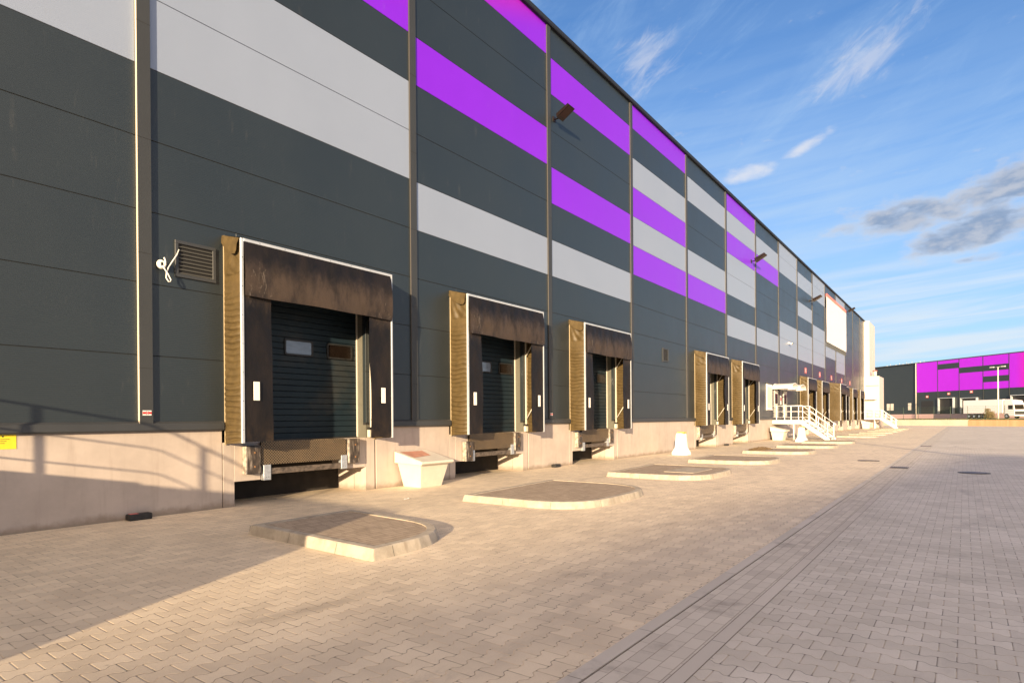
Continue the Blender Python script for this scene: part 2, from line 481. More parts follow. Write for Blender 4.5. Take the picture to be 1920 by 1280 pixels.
M['bumper'] = simple('worn_bumper_rubber', (.055,.042,.032), .5, var=.5, vscale=6, stretch=(4,4,1), dirt=(.34,.29,.24), dirt_amt=.85)
M['bumper_edge'] = simple('worn_sunlit_bumper_steel', (.50,.45,.38), .45, .4, var=.4, vscale=9, dirt=(.12,.08,.05), dirt_amt=.7)  # worn steel, lightened to paint in sunlight on the left edge
M['bolt'] = simple('rusty_bolt', (.42,.22,.10), .5, .6)
M['glass_milky'] = simple('milky_acrylic', (.17,.21,.27), .12, var=.12, vscale=3, stretch=(1,1,6), coat=.4)
M['glass_dark'] = simple('dark_acrylic', (.012,.008,.006), .2, spec=.3, var=.2, vscale=4)
M['ochre'] = simple('ochre_canvas', (.078,.053,.019), .55, var=.16, vscale=7, bump=.25, dirt=(.12,.08,.035), dirt_amt=.35)
M['ochre_edge'] = simple('canvas_piping', (.42,.33,.20), .6)
M['bin'] = simple('grit_bin_plastic', (.62,.57,.48), .5, var=.05, vscale=3, dirt=(.42,.35,.27), dirt_amt=.3)
M['red_faded'] = simple('faded_red_lid', (.52,.24,.16), .5, var=.15, vscale=5)
M['yellow'] = simple('yellow_sign_film', (.80,.62,.03), .45, var=.03)
M['red'] = simple('red_film', (.62,.03,.03), .45)
M['redplate'] = simple('faded_red_plate', (.62,.14,.13), .5)
M['white'] = simple('white_film', (.80,.78,.74), .45)
M['ink'] = simple('dark_ink', (.05,.045,.03), .6)
M['lamp_body'] = simple('lamp_brown_metal', (.018,.010,.009), .4, .3, var=.2)
M['lamp_glass'] = simple('lamp_glass', (.035,.014,.012), .3, .0, spec=.3)
M['rope'] = simple('white_cable', (.80,.77,.70), .5)
M['banner'] = simple('white_banner_fabric', (.80,.77,.75), .6, var=.02)
M['grass'] = None
M['poly'] = simple('frosted_polycarbonate', (.70,.68,.64), .25, var=.03)
M['deck'] = simple('deck_grating', (.62,.61,.58), .5, .2, var=.06)
M['cap_yellow'] = simple('yellow_cap_paint', (.72,.55,.06), .5)
M['iron'] = simple('cast_iron', (.10,.085,.07), .6, .3, var=.4, vscale=12)

def curtain_mat():
    mt, nt, b = newmat('black_curtain_fabric'); O = nt.obj(); x, y, z = nt.sep(O)
    n = nt.noise(nt.scale(O, (2, 2.2, .8)), 1.5, 8, .68)
    n2 = nt.noise(nt.scale(O, (1, 2, 1.2)), 2.1, 8, .7, .4)
    c = nt.mix(nt.ramp(n, .3, .75), (.005,.0045,.005), (.018,.013,.011))
    # dust rubbed in by lorry roofs, a band across the lower half of the head flap
    zb = nt.math('ADD', z, nt.math('MULTIPLY', nt.math('SUBTRACT', n2, .5), .7))
    band = nt.math('MULTIPLY', nt.ramp(zb, 3.45, 3.85, 0, 1), nt.ramp(zb, 4.5, 4.05, 0, 1))
    c = nt.mix(nt.math('MULTIPLY', band, nt.ramp(n, .3, .62, .35, .95)), c, (.062,.044,.032))
    sc = nt.noise(nt.scale(O, (1, 3.2, 1.3)), 3.4, 9, .78, .8)
    ends = nt.ramp(nt.math('ABSOLUTE', nt.math('SUBTRACT', y, 1.72)), .95, 1.4, 0, 1)
    c = nt.mix(nt.math('MULTIPLY', nt.ramp(sc, .55, .68, 0, .75), nt.math('MULTIPLY', ends, band)), c, (.20,.17,.14))
    foot = nt.ramp(zb, 1.75, 1.2, 0, .55)
    c = nt.mix(nt.math('MULTIPLY', foot, nt.ramp(n2, .4, .7)), c, (.07,.045,.025))
    nt.put(b.inputs['Base Color'], c); nt.put(b.inputs['Roughness'], nt.ramp(n2, .3, .7, .48, .66)); b.inputs['Specular IOR Level'].default_value = .3
    nt.put(b.inputs['Normal'], nt.bump(nt.math('ADD', n2, nt.math('MULTIPLY', n, .5)), .35, .02))
    return mt
M['curtain'] = curtain_mat()
def tread_mat():
    mt, nt, b = newmat('tread_plate_rusty'); O = nt.obj(); x, y, z = nt.sep(O)
    u = nt.math('MULTIPLY', nt.math('ADD', y, z), 1/.055); v = nt.math('MULTIPLY', nt.math('SUBTRACT', y, z), 1/.055)
    e = nt.math('MINIMUM', nt.math('PINGPONG', u, .5), nt.math('PINGPONG', v, .5))
    ln = nt.ramp(e, .05, .20, 1, 0)
    n = nt.noise(O, 3.0, 7, .7)
    c = nt.mix(nt.ramp(n, .35, .65), (.030,.023,.016), (.075,.05,.028))
    c = nt.mix(nt.math('MULTIPLY', ln, .8), c, (.30,.22,.13))
    nt.put(b.inputs['Base Color'], c); b.inputs['Roughness'].default_value = .5; b.inputs['Metallic'].default_value = .3
    nt.put(b.inputs['Normal'], nt.bump(ln, .8, .006))
    return mt
M['tread'] = tread_mat()
M['bar'] = simple('worn_steel_bar', (.12,.095,.075), .5, .3, var=.5, vscale=5, stretch=(1,2,3), dirt=(.28,.22,.17), dirt_amt=.6)
def rusty(name):
    mt, nt, b = newmat(name); O = nt.obj()
    c = nt.mix(nt.ramp(nt.noise(nt.scale(O,(1,4,1)), 3, 7, .7), .4, .62), (.10,.075,.05), (.26,.19,.11))
    nt.put(b.inputs['Base Color'], c); b.inputs['Roughness'].default_value = .55; return mt
M['rust_plate'] = rusty('rusty_lip_plate')

# ------------------------------------------------------------------ ground (setting)
g = MB()
S = 3000
g.poly([(-S,-S,0),(8.72,-S,0),(8.72,S,0),(-S,S,0)], M['pave_l'])
g.poly([(8.72,-S,0),(S,-S,0),(S,S,0),(8.72,S,0)], M['pave_r'])
tag(g.build('ground', fix=False), 'paved yard of interlocking concrete blocks running to the horizon', 'paving', kind='structure')
g = MB()
g.poly([(8.715,-12,.006),(8.82,-12,.006),(8.82,17.1,.006),(8.715,17.1,.006)], M['kerb_flush'])
g.poly([(8.715,-12,.0),(8.715,-12,.006),(8.715,17.1,.006),(8.715,17.1,.0)], M['kerb_flush'])
g.poly([(8.715,17.1,.0),(8.715,17.1,.01),(8.82,17.1,.01),(8.82,17.1,.0)], M['kerb_flush'])
tag(g.build('kerb_line', fix=False), 'pale flush kerb stones along the drainage strip', 'kerb', kind='structure')
g = MB()
g.poly([(8.833,-12,.004),(9.22,-12,.004),(9.22,110,.004),(8.833,110,.004)], M['strip'])
g.poly([(9.225,-12,.004),(9.32,-12,.004),(9.32,110,.004),(9.225,110,.004)], M['kerb_flush'])
g.poly([(8.822,-12,.002),(9.324,-12,.002),(9.324,110,.002),(8.822,110,.002)], M['gap'])
tag(g.build('drainage_strip', fix=False), 'rows of small rectangular blocks forming the drainage channel', 'paving', kind='structure')

def mk_grate(x0, x1, y0, y1, label):
    q = MB(); q.box(x0, x1, y0, y1, -.02, .009, M['iron'])
    n = int((x1-x0)/.05)
    for i in range(n): q.box(x0+.02+i*.05, x0+.045+i*.05, y0+.03, y1-.03, .009, .016, M['bar'])
    tag(q.build('drain_grate'), label, 'drain')
mk_grate(8.84, 9.30, 21.2, 21.9, 'cast iron drain grate in the channel strip just past the end of the raised kerb')
mk_grate(8.84, 9.30, 37.2, 37.9, 'cast iron drain grate in the channel strip, farther from the camera')
def disc(name, x, y, r, label):
    q = MB(); pts = [(x+r*math.cos(a*math.pi/12), y+r*math.sin(a*math.pi/12)) for a in range(24)]
    q.prism(pts, 0.0, .012, M['iron'])
    pts = [(x+r*.8*math.cos(a*math.pi/12), y+r*.8*math.sin(a*math.pi/12)) for a in range(24)]
    q.prism(pts, .012, .016, M['bar']); tag(q.build(name), label, 'manhole cover')
disc('manhole_cover', 10.85, 20.6, .36, 'round dark manhole cover in the grey paving at right')
disc('manhole_cover', 7.95, 24.4, .34, 'round dark manhole cover in the beige paving left of the drainage strip')

# ------------------------------------------------------------------ warehouse
Y0, P_, Z0, H = 4.1636, 1.176, 1.4605, 14.29
PW = .2                       # width of the joint covers
SH = [5.57, 11.54, 17.44, 29.25, 35.2, 53.2, 59.2, 65.4, 71.4, 77.6, 83.8]
YS, YE = -7.84, Y0+6*15       # built length
wh = empty('warehouse', (0, 0, 0), 'long dark grey warehouse with silver and violet cladding stripes above a row of loading docks', 'warehouse')
rows = {   # bay -> {row: colour}
 -2:{5:'light',6:'light'}, -1:{5:'light',6:'light',9:'purple'}, 0:{5:'light',6:'light',8:'purple'}, 1:{4:'light',7:'purple',10:'purple'},
 2:{4:'light',6:'purple',9:'purple'}, 3:{10:'purple',8:'light',7:'purple',6:'light',5:'purple'},
 4:{9:'light',6:'light',5:'purple'}, 5:{10:'purple',9:'light',8:'purple',7:'light',6:'light',4:'light'},
 6:{9:'light',8:'purple',4:'light'}, 7:{10:'light',9:'light',5:'light',4:'light'},
 8:{9:'light',7:'light',5:'light',4:'light'}, 9:{10:'light',9:'light',6:'light',5:'light',4:'light'},
 10:{6:'light',5:'light',7:'light',8:'light'}, 11:{10:'light',6:'light',5:'light',4:'light'}}
pan = {k: MB() for k in ('dark', 'light', 'purple')}
OP0, OP1, OPZ = .25, 3.22, 4.32        # door opening inside a shelter
for k in range(-2, 15):
    ya, yb = Y0+6*k, Y0+6*k+6
    for j in range(0, 11):
        z0 = Z0+j*P_ + .005; z1 = min(Z0+(j+1)*P_ - .005, H-.10)
        if j == 0: z0 = 1.50
        colr = rows.get(k, {}).get(j, 'dark')
        segs = [(ya+.004, yb-.004)]
        if j < 3:
            for s in SH:
                if ya < s+1 < yb:
                    segs = [(ya+.004, s+OP0), (s+OP1, yb-.004)]
            if j == 2 and len(segs) == 2:
                pan[colr].bev(-.10, 0.0, segs[0][1]+.0, segs[1][0]-.0, OPZ+.002, z1, M[colr], .004)
        for a, b_ in segs:
            if b_ > a: pan[colr].bev(-.10, 0.0, a, b_, z0, z1, M[colr], .004)
for nm, key in (('dark_panels', 'dark'), ('silver_panels', 'light'), ('violet_panels', 'purple')):
    o = pan[key].build(nm, wh)
b = MB()     # gasket layer behind the joints, with openings for the doors
ys = [YS]
for s in SH: ys += [s+OP0, s+OP1]
ys.append(YE)
for i in range(0, len(ys), 2): b.box(-.11, -.012, ys[i]+.002, ys[i+1]-.002, 1.45, OPZ, M['seam'])
b.box(-.11, -.012, YS, YE, OPZ+.001, H-.12, M['seam'])
b.build('wall_core', wh)
b = MB()
b.box(-60, -1.05, YS, YE, 0.01, H-.125, M['trim'])
b.build('hall_body', wh)
# hollow out by leaving the doors in front of it
for k in range(-1, 16):
    q = MB(); y = Y0+6*k
    zz = 1.52
    for s in SH:
        if s-.02 < y+.1 < s+3.5: zz = 4.95
    pr = .058 if k < 1 else .036
    q.box(.0, pr, y-.0, y+PW, zz, H-.09, M['trim_cover'])
    q.box(.0105, pr-.0005, y-.006, y-.0003, zz, H-.09, M['cover_edge' if k < 1 else 'cover_edge_dull'])
    q.box(-.002, .010, y-.010, y+PW+.010, zz+.002, H-.092, M['trim_cover'])
    zj = zz+.9
    while zj < H-1:
        q.box(.0, pr+.0025, y-.0045, y+PW+.0025, zj, zj+.006, M['seam']); zj += 1.86
    q.build('joint_cover', wh)
q = MB()      # coping at the eaves
CP = simple('coping_steel', (.018,.023,.034), .6, spec=.25)
q.extr([(-.6,H-.12),(.09,H-.12),(.11,H-.09),(.11,H+.02),(.08,H+.05),(-.6,H+.09)], 'y', YS, YE, CP)
q.build('roof_coping', wh)
def spans():      # runs of wall between the dock shelters
    out = []; a = YS
    for s in SH:
        out.append((a, s-.03)); a = s+3.50
    out.append((a, YE)); return out
for a, c in spans():
    if c-a < .3: continue
    q = MB(); q.extr([(-.05,1.52),(.012,1.56),(.062,1.525),(.066,1.42),(.05,1.395),(-.05,1.405)], 'y', a, c, M['trim'])
    q.build('base_flashing', wh)
    q = MB(); q.bev(-.4, -.012, a+.004, c-.004, -.1, 1.40, M['plinth'], .006); q.build('plinth', wh)

# dock bays: concrete around the pit, door, jambs
def dock_bay(s, wide=3.47):
    q = MB(); c = M['plinth']
    q.bev(-.4, -.010, s-.022, s+.19, -.05, 1.17, c, .005)          # left leg
    q.bev(-.4, -.006, s+.189, s+.70, .45, 1.17, c, .005)
    q.build('dock_face', wh); q = MB()
    q.bev(-.4, -.006, s+2.60, s+3.20, .52, 1.17, c, .005)
    q.bev(-.4, -.010, s+3.20, s+3.46, -.05, 1.17, c, .005)         # right leg
    q.build('dock_face', wh)
    q = MB()
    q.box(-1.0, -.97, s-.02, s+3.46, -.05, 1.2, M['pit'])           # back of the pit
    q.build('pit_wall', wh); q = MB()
    q.box(-.97, -.401, s+.0, s+.19, -.05, 1.16, c)
    q.build('pit_wall', wh); q = MB()
    q.box(-.97, -.401, s+3.19, s+3.4, -.05, 1.16, c)
    q.build('pit_wall', wh); q = MB()
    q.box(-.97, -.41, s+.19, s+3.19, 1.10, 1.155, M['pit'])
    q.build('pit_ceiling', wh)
    q = MB()                                                        # jambs and lintel
    q.box(-.36, -.0122, s+OP0-.12, s+OP0-.003, 1.17, OPZ, M['jamb'])
    q.box(-.36, -.0122, s+OP1+.003, s+OP1+.12, 1.17, OPZ, M['jamb'])
    q.box(-.36, -.11, s+OP0, s+OP1, OPZ-.005, OPZ+.2, M['seam'])
    q.box(-.298, -.27, s+OP1-.03, s+OP1-.0035, 1.18, OPZ-.01, M['cream'])
    q.box(-.298, -.27, s+OP0, s+OP0+.06, 1.18, OPZ-.01, M['cream'])
    q.build('door_frame', wh)
    q = MB()
    z = 1.185; n = 0
    while z < OPZ-.02:
        zt = min(z+.121, OPZ)
        prof = [(-.33,z+.004),(-.302,z+.010),(-.300,z+.02),(-.300,zt-.012),(-.308,zt-.004),(-.33,zt)]
        q.extr(prof, 'y', s+OP0+.02, s+OP1-.02, M['door'], caps=False)
        z = zt
    q.box(-.345, -.326, s+OP0, s+OP1, 1.17, OPZ, M['door'])
    q.box(-.31, -.285, s+OP0+.02, s+OP1-.02, 1.172, 1.20, M['black'])
    d = q.build('dock_door', wh)
    for i, (y, gl) in enumerate(((s+1.40, 'glass_milky'), (s+2.41, 'glass_dark'))):
        f = MB()
        def rr(w_, h_, r_, n_=4):
            pts = []
            for cx, cy, a0 in ((w_-r_, h_-r_, 0), (-w_+r_, h_-r_, 90), (-w_+r_, -h_+r_, 180), (w_-r_, -h_+r_, 270)):
                for t in range(n_+1):
                    a = R(a0+90*t/n_); pts.append((cx+r_*math.cos(a), cy+r_*math.sin(a)))
            return pts
        o_ = rr(.335, .165, .05); i_ = rr(.30, .130, .03)
        yc, zc = y+.33, 3.05
        N = len(o_)
        for t in range(N):
            a, b2 = o_[t], o_[(t+1)%N]; c2, d2 = i_[(t+1)%N], i_[t]
            X1 = -.272
            f.poly([(X1,yc+a[0],zc+a[1]),(X1,yc+b2[0],zc+b2[1]),(X1,yc+c2[0],zc+c2[1]),(X1,yc+d2[0],zc+d2[1])], M['black'])
            f.poly([(-.31,yc+a[0],zc+a[1]),(-.31,yc+b2[0],zc+b2[1]),(X1,yc+b2[0],zc+b2[1]),(X1,yc+a[0],zc+a[1])], M['black'])
            f.poly([(-.29,yc+d2[0],zc+d2[1]),(-.29,yc+c2[0],zc+c2[1]),(X1,yc+c2[0],zc+c2[1]),(X1,yc+d2[0],zc+d2[1])], M['black'])
        f.poly([(-.288,yc+p[0],zc+p[1]) for p in i_], M[gl])
        f.build('door_window', wh, fix=True)
for s in SH: dock_bay(s)

# ------------------------------------------------------------------ dock shelters
def make_shelter(E_=.6, seed=0, name='dock_shelter'):
    """local origin: wall plane, left side; width along y"""
    root = empty(name, (0,0,0), 'x', 'dock shelter', 'dock shelters along the loading wall')
    Wd = 3.47; ZB, ZTf, ZTw = 1.17, 4.74, 4.89
    def side(y, sg, nm, pleat=True):
        q = MB()
        def fn(u, v):     # u along depth, v along height
            x = u*(E_-.02); zt = ZTw + (ZTf-ZTw)*u - .02; z = 1.145+.03*u + v*(zt-1.145-.03*u)
            edge = math.sin(math.pi*min(1, max(0, u)))**.6
            nn = noise.noise(Vector((x*2.5, z*1.3, seed+.3)))
            if z > 4.15:     # slack gathered cloth at the top
                d = .05*noise.noise(Vector((x*5+z*2, z*3.2, seed+5))) + .035*abs(math.sin(x*9+z*9+3*nn))
            else:
                f = min(1, (4.15-z)/.4)
                ph = z*56 + 3.4*noise.noise(Vector((seed*1.3, z*1.7, 4))) + 1.5*noise.noise(Vector((x*1.6, z*2.4, seed)))
                d = (.050+.05*noise.noise(Vector((z*1.7, seed*.7, x))))*f*(abs(math.sin(ph/2+nn*1.6))**.8) + .012*nn
            return (x, y - sg*(d*edge), z)
        q.grid(fn, 14, 200, M['ochre'])
        q.box(-.0, .022, y-.012, y+.012, 1.13, ZTw, M['ochre_edge'])
        return q.build(nm, root, fix=False)
    side(.02, 1, 'side_cover'); side(Wd-.03, 1, 'side_cover')
    q = MB()    # sloping roof sheet with its overhanging lap at both ends
    q.poly([(0,-.005,ZTw),(E_,-.005,ZTf+.005),(E_,Wd,ZTf+.005),(0,Wd,ZTw)], M['ochre'])
    q.poly([(0,-.005,ZTw-.02),(0,Wd,ZTw-.02),(E_-.03,Wd,ZTf-.02),(E_-.03,-.005,ZTf-.02)], M['ochre'])
    def lap(u, v):
        x = .0+u*(E_-.03); dz = .14+.16*math.sin(u*2.2)*(1 if u < .98 else .6)
        z = ZTw+(ZTf-ZTw)*u - v*dz
        return (x, -.012-.035*math.sin(v*1.6)*(.4+u) - .01*noise.noise(Vector((u*4, v*3, seed))), z)
    q.grid(lap, 12, 5, M['ochre'])
    q.build('roof_cover', root, fix=False)
    q = MB(); a = M['alu']; t = .052
    q.bev(E_-.03, E_+.012, 0, t, ZB, ZTf, a, .004)
    q.bev(E_-.03, E_+.012, Wd-.04, Wd, ZB, ZTf, a, .004)
    q.bev(E_-.031, E_+.013, t+.001, Wd-.041, ZTf-.05, ZTf+.001, a, .004)
    for i in range(7): q.box(E_+.012, E_+.016, .02, .03, 1.4+i*.5, 1.41+i*.5, M['seam'])
    for i in range(6): q.box(E_+.013, E_+.017, .35+i*.5, .36+i*.5, ZTf-.03, ZTf-.02, M['seam'])
    q.build('frame', root)
    # curtains
    def side_cur(y0, y1, inner, nm):
        q = MB()
        def fn(u, v):
            y = y0+(y1-y0)*u; z = ZB+.02+v*(4.66-ZB-.02)
            fr = u if inner > 0 else 1-u          # 0 at the frame, 1 at the free edge
            x = E_-.006 + fr*(-.02+.05*noise.noise(Vector((z*.6, seed+inner, 1.7)))) + .012*noise.noise(Vector((y*3, z*2, seed)))*fr
            y += fr*.035*noise.noise(Vector((z*.7, seed*2.1, inner)))*inner
            y -= inner*fr*.03*max(0, (1.9-z))*(1 if inner < 0 else -.3)
            return (x, y, z)
        q.grid(fn, 8, 40, M['curtain'])
        def fn2(u, v):
            p = fn(u, v); return (p[0]-.006, p[1], p[2])
        q.grid(fn2, 8, 40, M['curtain'])
        return q.build(nm, root, fix=False)
    c1 = side_cur(.05, .61, 1, 'side_curtain'); c2 = side_cur(2.86, Wd-.04, -1, 'side_curtain')
    for cc, y in ((c1, .215), (c2, 3.13)):
        q = MB(); q.bev(E_+.012, E_+.022, y, y+.115, 1.92, 2.25, M['white'], .003); q.build('guide_marker', cc)
    q = MB()
    def head(u, v):
        y = .05+u*(Wd-.09); z = 4.70 - v*.95
        bulge = .035*math.sin(v*math.pi) + .05*v
        x = E_ + .004 + bulge + .02*noise.noise(Vector((u*5, v*2.5, seed+9)))*v
        z -= .02*noise.noise(Vector((u*3.5, 0, seed)))*v + .018*v*u
        return (x, y, z)
    q.grid(head, 36, 14, M['curtain'])
    def head2(u, v):
        p = head(u, v); return (p[0]-.008, p[1], p[2])
    q.grid(head2, 36, 14, M['curtain'])
    q.build('head_curtain', root, fix=False)
    q = MB()     # inner gallows: rear post, scissor braces
    for y in (Wd-.12,):
        q.bev(.01, .05, y-.035, y, 1.35, 4.7, M['cream'], .004)
        for z in (1.55, 3.45):
            q.tube([(.05, y-.03, z), (E_-.04, y-.03, z+.75)], .018, M['cream'], 6)
        q.box(.0, .09, y-.10, y+.0, 1.18, 1.34, M['cream'])
        q.box(.0, .08, y-.095, y-.005, 1.342, 1.40, M['black'])
    q.build('brace', root)
    return root
labs = ['nearest and largest dock shelter, right of the louvred vent with a dangling white cable',
 'second dock shelter from the camera, right of the grit bin',
 'third dock shelter from the camera, left of the lone small louvred vent',
 'fourth dock shelter, left one of the adjacent pair',
 'fifth dock shelter, right one of the adjacent pair before the white stairs',
 'first dock shelter right behind the white stair railing',
 'second dock shelter right of the white stair railing, partly behind the handrail end',
 'deeper projecting dock shelter with an unpleated side in the far row',
 'narrow looking far dock shelter just past the deeper projecting one',
 'far dock shelter, last but one before the white end block',
 'farthest dock shelter, next to the white end block']
s0 = make_shelter(.6, 0); s1 = make_shelter(.6, 4); s8 = make_shelter(1.15, 8)
protos = [s0, s1, None, None, None, None, None, s8]
for i, s in enumerate(SH):
    if i in (0, 1, 7):
        o = {0: s0, 1: s1, 7: s8}[i]; o.location = (0, s, 0); o['label'] = labs[i]
    else:
        copy_tree(s1 if i % 2 == 0 else s0, (0, s, 0), labs[i])

# ------------------------------------------------------------------ dock levellers
def make_leveller():
    root = empty('dock_leveller', (0,0,0), 'x', 'dock leveller', 'dock levellers under the doors')
    q = MB(); q.bev(.045, .085, .66, 2.60, .73, 1.165, M['tread'], .003)
    q.box(-.40, .05, .70, 2.58, 1.10, 1.172, M['rust_plate'])
    q.build('lip', root)
    q = MB(); q.bev(.02, .085, .82, 2.48, .545, .66, M['bar'], .006)
    q.build('support_bar', root)
    for y, z in ((.70, .44), (2.47, .53)):
        q = MB(); q.bev(.0, .10, y, y+.15, z, z+.29, M['galv'], .004)
        q.box(.10, .104, y+.05, y+.06, z+.05, z+.06, M['ink']); q.box(.10, .104, y+.09, y+.10, z+.05, z+.06, M['ink'])
        q.build('bracket', root)
    for y, z in ((.36, .58), (2.67, .64)):
        q = MB(); q.bev(.0, .125, y, y+.27, z, z+.52, M['bumper'], .008)
        q.bev(.002, .122, y-.022, y-.001, z+.004, z+.516, M['bumper_edge'], .002)
        o = q.build('bumper', root)
        r = MB()
        for zz in (z+.13, z+.39):
            r.tube([(.122, y+.15, zz), (.134, y+.15, zz)], .018, M['bolt'], 8)
        r.build('bolt', o)
    return root
lv = make_leveller()
nth = ['nearest', 'second', 'third', 'fourth', 'fifth', 'sixth', 'seventh', 'eighth', 'ninth', 'tenth', 'farthest']
for i, s in enumerate(SH):
    lb = 'rusty dock leveller with tread plate lip and two worn bumpers under the %s dock door' % nth[i]
    if i == 0: lv.location = (0, s, 0); lv['label'] = lb
    else:
        r_ = copy_tree(lv, (0, s, 0), lb)
        if i == 1:      # its left bumper has slipped down
            for c_o in r_.children:
                if c_o.name.startswith('bumper') and c_o.data.vertices[0].co.y < 1: c_o.location = (.02, .10, -.13)
# second dock: left bumper hangs lower
# ------------------------------------------------------------------ louvred vents, cable, lights
def vent(y, z, w_, h_, n, label, name='louvred_vent'):
    root = empty(name, (0, y, z), label, 'vent')
    q = MB(); t = .055; a = M['trim']
    q.bev(0, .035, 0, w_, 0, t, a, .003); q.bev(0, .035, 0, w_, h_-t, h_, a, .003)
    q.bev(0, .034, 0, t, t, h_-t, a, .003); q.bev(0, .034, w_-t, w_, t, h_-t, a, .003)
    q.build('frame', root)
    q = MB(); q.box(.001, .004, t, w_-t, t, h_-t, M['seam'])
    st = (h_-2*t)/n
    for i in range(n):
        zz = t+i*st
        q.poly([(.012,t,zz+st*.46),(.030,t,zz+st*.06),(.030,w_-t,zz+st*.06),(.012,w_-t,zz+st*.46)], M['slat'])
        q.poly([(.012,t,zz+st*.44),(.012,w_-t,zz+st*.44),(.029,w_-t,zz+st*.05),(.029,t,zz+st*.05)], M['seam'])
    q.build('slats', root, fix=False)
vent(4.74, 4.0, .69, .62, 8, 'large louvred wall vent with a white cable looped out, left of the nearest dock')
vent(25.3, 4.05, .62, .6, 9, 'small louvred wall vent alone on the long wall run between the third and fourth docks')
vent(33.2, 4.2, .6, .6, 9, 'narrow louvred vent squeezed between the two paired dock shelters')
q = MB()
def coil(cy, cz, ry, rz, n=14, ph=0, x=.05): return [(x, cy+ry*math.cos(ph+2*math.pi*i/n), cz+rz*math.sin(ph+2*math.pi*i/n)) for i in range(n)]
q.tube([(.03,4.80,4.46),(.05,4.76,4.36),(.08,4.68,4.24),(.09,4.61,4.12),(.10,4.57,4.02),(.11,4.56,3.93),(.12,4.59,3.87),(.12,4.62,3.87),(.12,4.63,3.91),(.12,4.58,4.0),(.12,4.53,4.07),(.11,4.50,4.12)], .011, M['rope'], 7)
q.tube(coil(4.51, 4.15, .055, .06), .020, M['rope'], 7, closed=True)
q.tube(coil(4.52, 4.15, .04, .05, 12, 1, .07), .018, M['rope'], 7, closed=True)
q.tube([(.10,4.56,4.14),(.11,4.55,4.20),(.11,4.53,4.26)], .012, M['rope'], 7)
tag(q.build('coiled_cable'), 'white cable tied in a coil and hanging out of the large louvred vent', 'cable')

def floodlight(y, z, sc, label):
    root = empty('floodlight', (0, y, z), label, 'floodlight', 'floodlights on the warehouse wall')
    q = MB(); q.box(0, .03, -.08*sc, .08*sc, -.10*sc, .08*sc, M['lamp_body'])
    q.tube([(.02,0,-.02),(.22*sc,0,-.02*sc),(.30*sc,0,.03*sc)], .025*sc, M['lamp_body'], 8)
    q.build('bracket', root)
    q = MB()
    # head tilted up and outwards
    def T(p):
        x, y_, z_ = p; a = R(28); return (x*math.cos(a)-z_*math.sin(a)+.22*sc, y_, x*math.sin(a)+z_*math.cos(a)-.02)
    w2 = .22*sc
    c8 = [(0,-w2,-.07*sc),(.62*sc,-w2,-.05*sc),(.62*sc,w2,-.05*sc),(0,w2,-.07*sc),(.04*sc,-w2*.8,.10*sc),(.60*sc,-w2*.9,.05*sc),(.60*sc,w2*.9,.05*sc),(.04*sc,w2*.8,.10*sc)]
    c8 = [T(p) for p in c8]
    for f in ((0,3,2,1),(4,5,6,7),(0,1,5,4),(1,2,6,5),(2,3,7,6),(3,0,4,7)): q.poly([c8[i] for i in f], M['lamp_body'])
    h = q.build('lamp_head', root)
    q = MB(); g4 = [T(p) for p in ((.14*sc,-w2*.85,-.0705*sc),(.59*sc,-w2*.85,-.056*sc),(.59*sc,w2*.85,-.056*sc),(.14*sc,w2*.85,-.0705*sc))]
    q.poly([(p[0], p[1], p[2]-.004) for p in g4], M['lamp_glass'])
    q.poly([(p[0], p[1], p[2]-.002) for p in g4[::-1]], M['lamp_glass'])
    q.build('glass', h, fix=False)
    return root
floodlight(16.6, 11.30, .86, 'nearest brown floodlight, fixed below the upper violet stripe')
floodlight(39.3, 11.33, 1.15, 'second brown floodlight, at the joint between two pale violet panels')
floodlight(57.1, 11.55, 1.25, 'third brown floodlight, on a dark panel left of the white banner')
floodlight(77.2, 13.4, 1.2, 'farthest floodlight, just right of the top corner of the white banner')
q = MB(); q.box(0, .10, -.05, .05, -.05, .05, M['white']); q.tube([(.08,0,-.02),(.30,-.05,-.08)], .07, M['white'], 10)
q.tube([(.30,-.05,-.08),(.33,-.055,-.09)], .05, M['ink'], 10)
tag(q.build('security_camera', loc=(0, 49.2, 7.15)), 'small white security camera on the pale lower stripe', 'camera')

# banner
root = empty('wall_banner', (0, 64.5, 8.76), 'blank white banner laced to the upper wall with red ties along its top', 'banner')
q = MB()
def bn(u, v): return (.10+.03*noise.noise(Vector((u*4, v*2, 3))), u*12.2, v*4.35)
q.grid(bn, 24, 10, M['banner']); q.build('cloth', root, fix=False)
for i in range(19):
    q = MB(); y = .3+i*.64
    q.box(.02, .13, y, y+.22, 4.36, 4.66, M['redplate']); q.build('top_tie', root)
for i in range(19):
    q = MB(); y = .3+i*.64
    q.box(.02, .11, y, y+.06, -.42, -.01, M['trim']); q.build('bottom_tie', root)

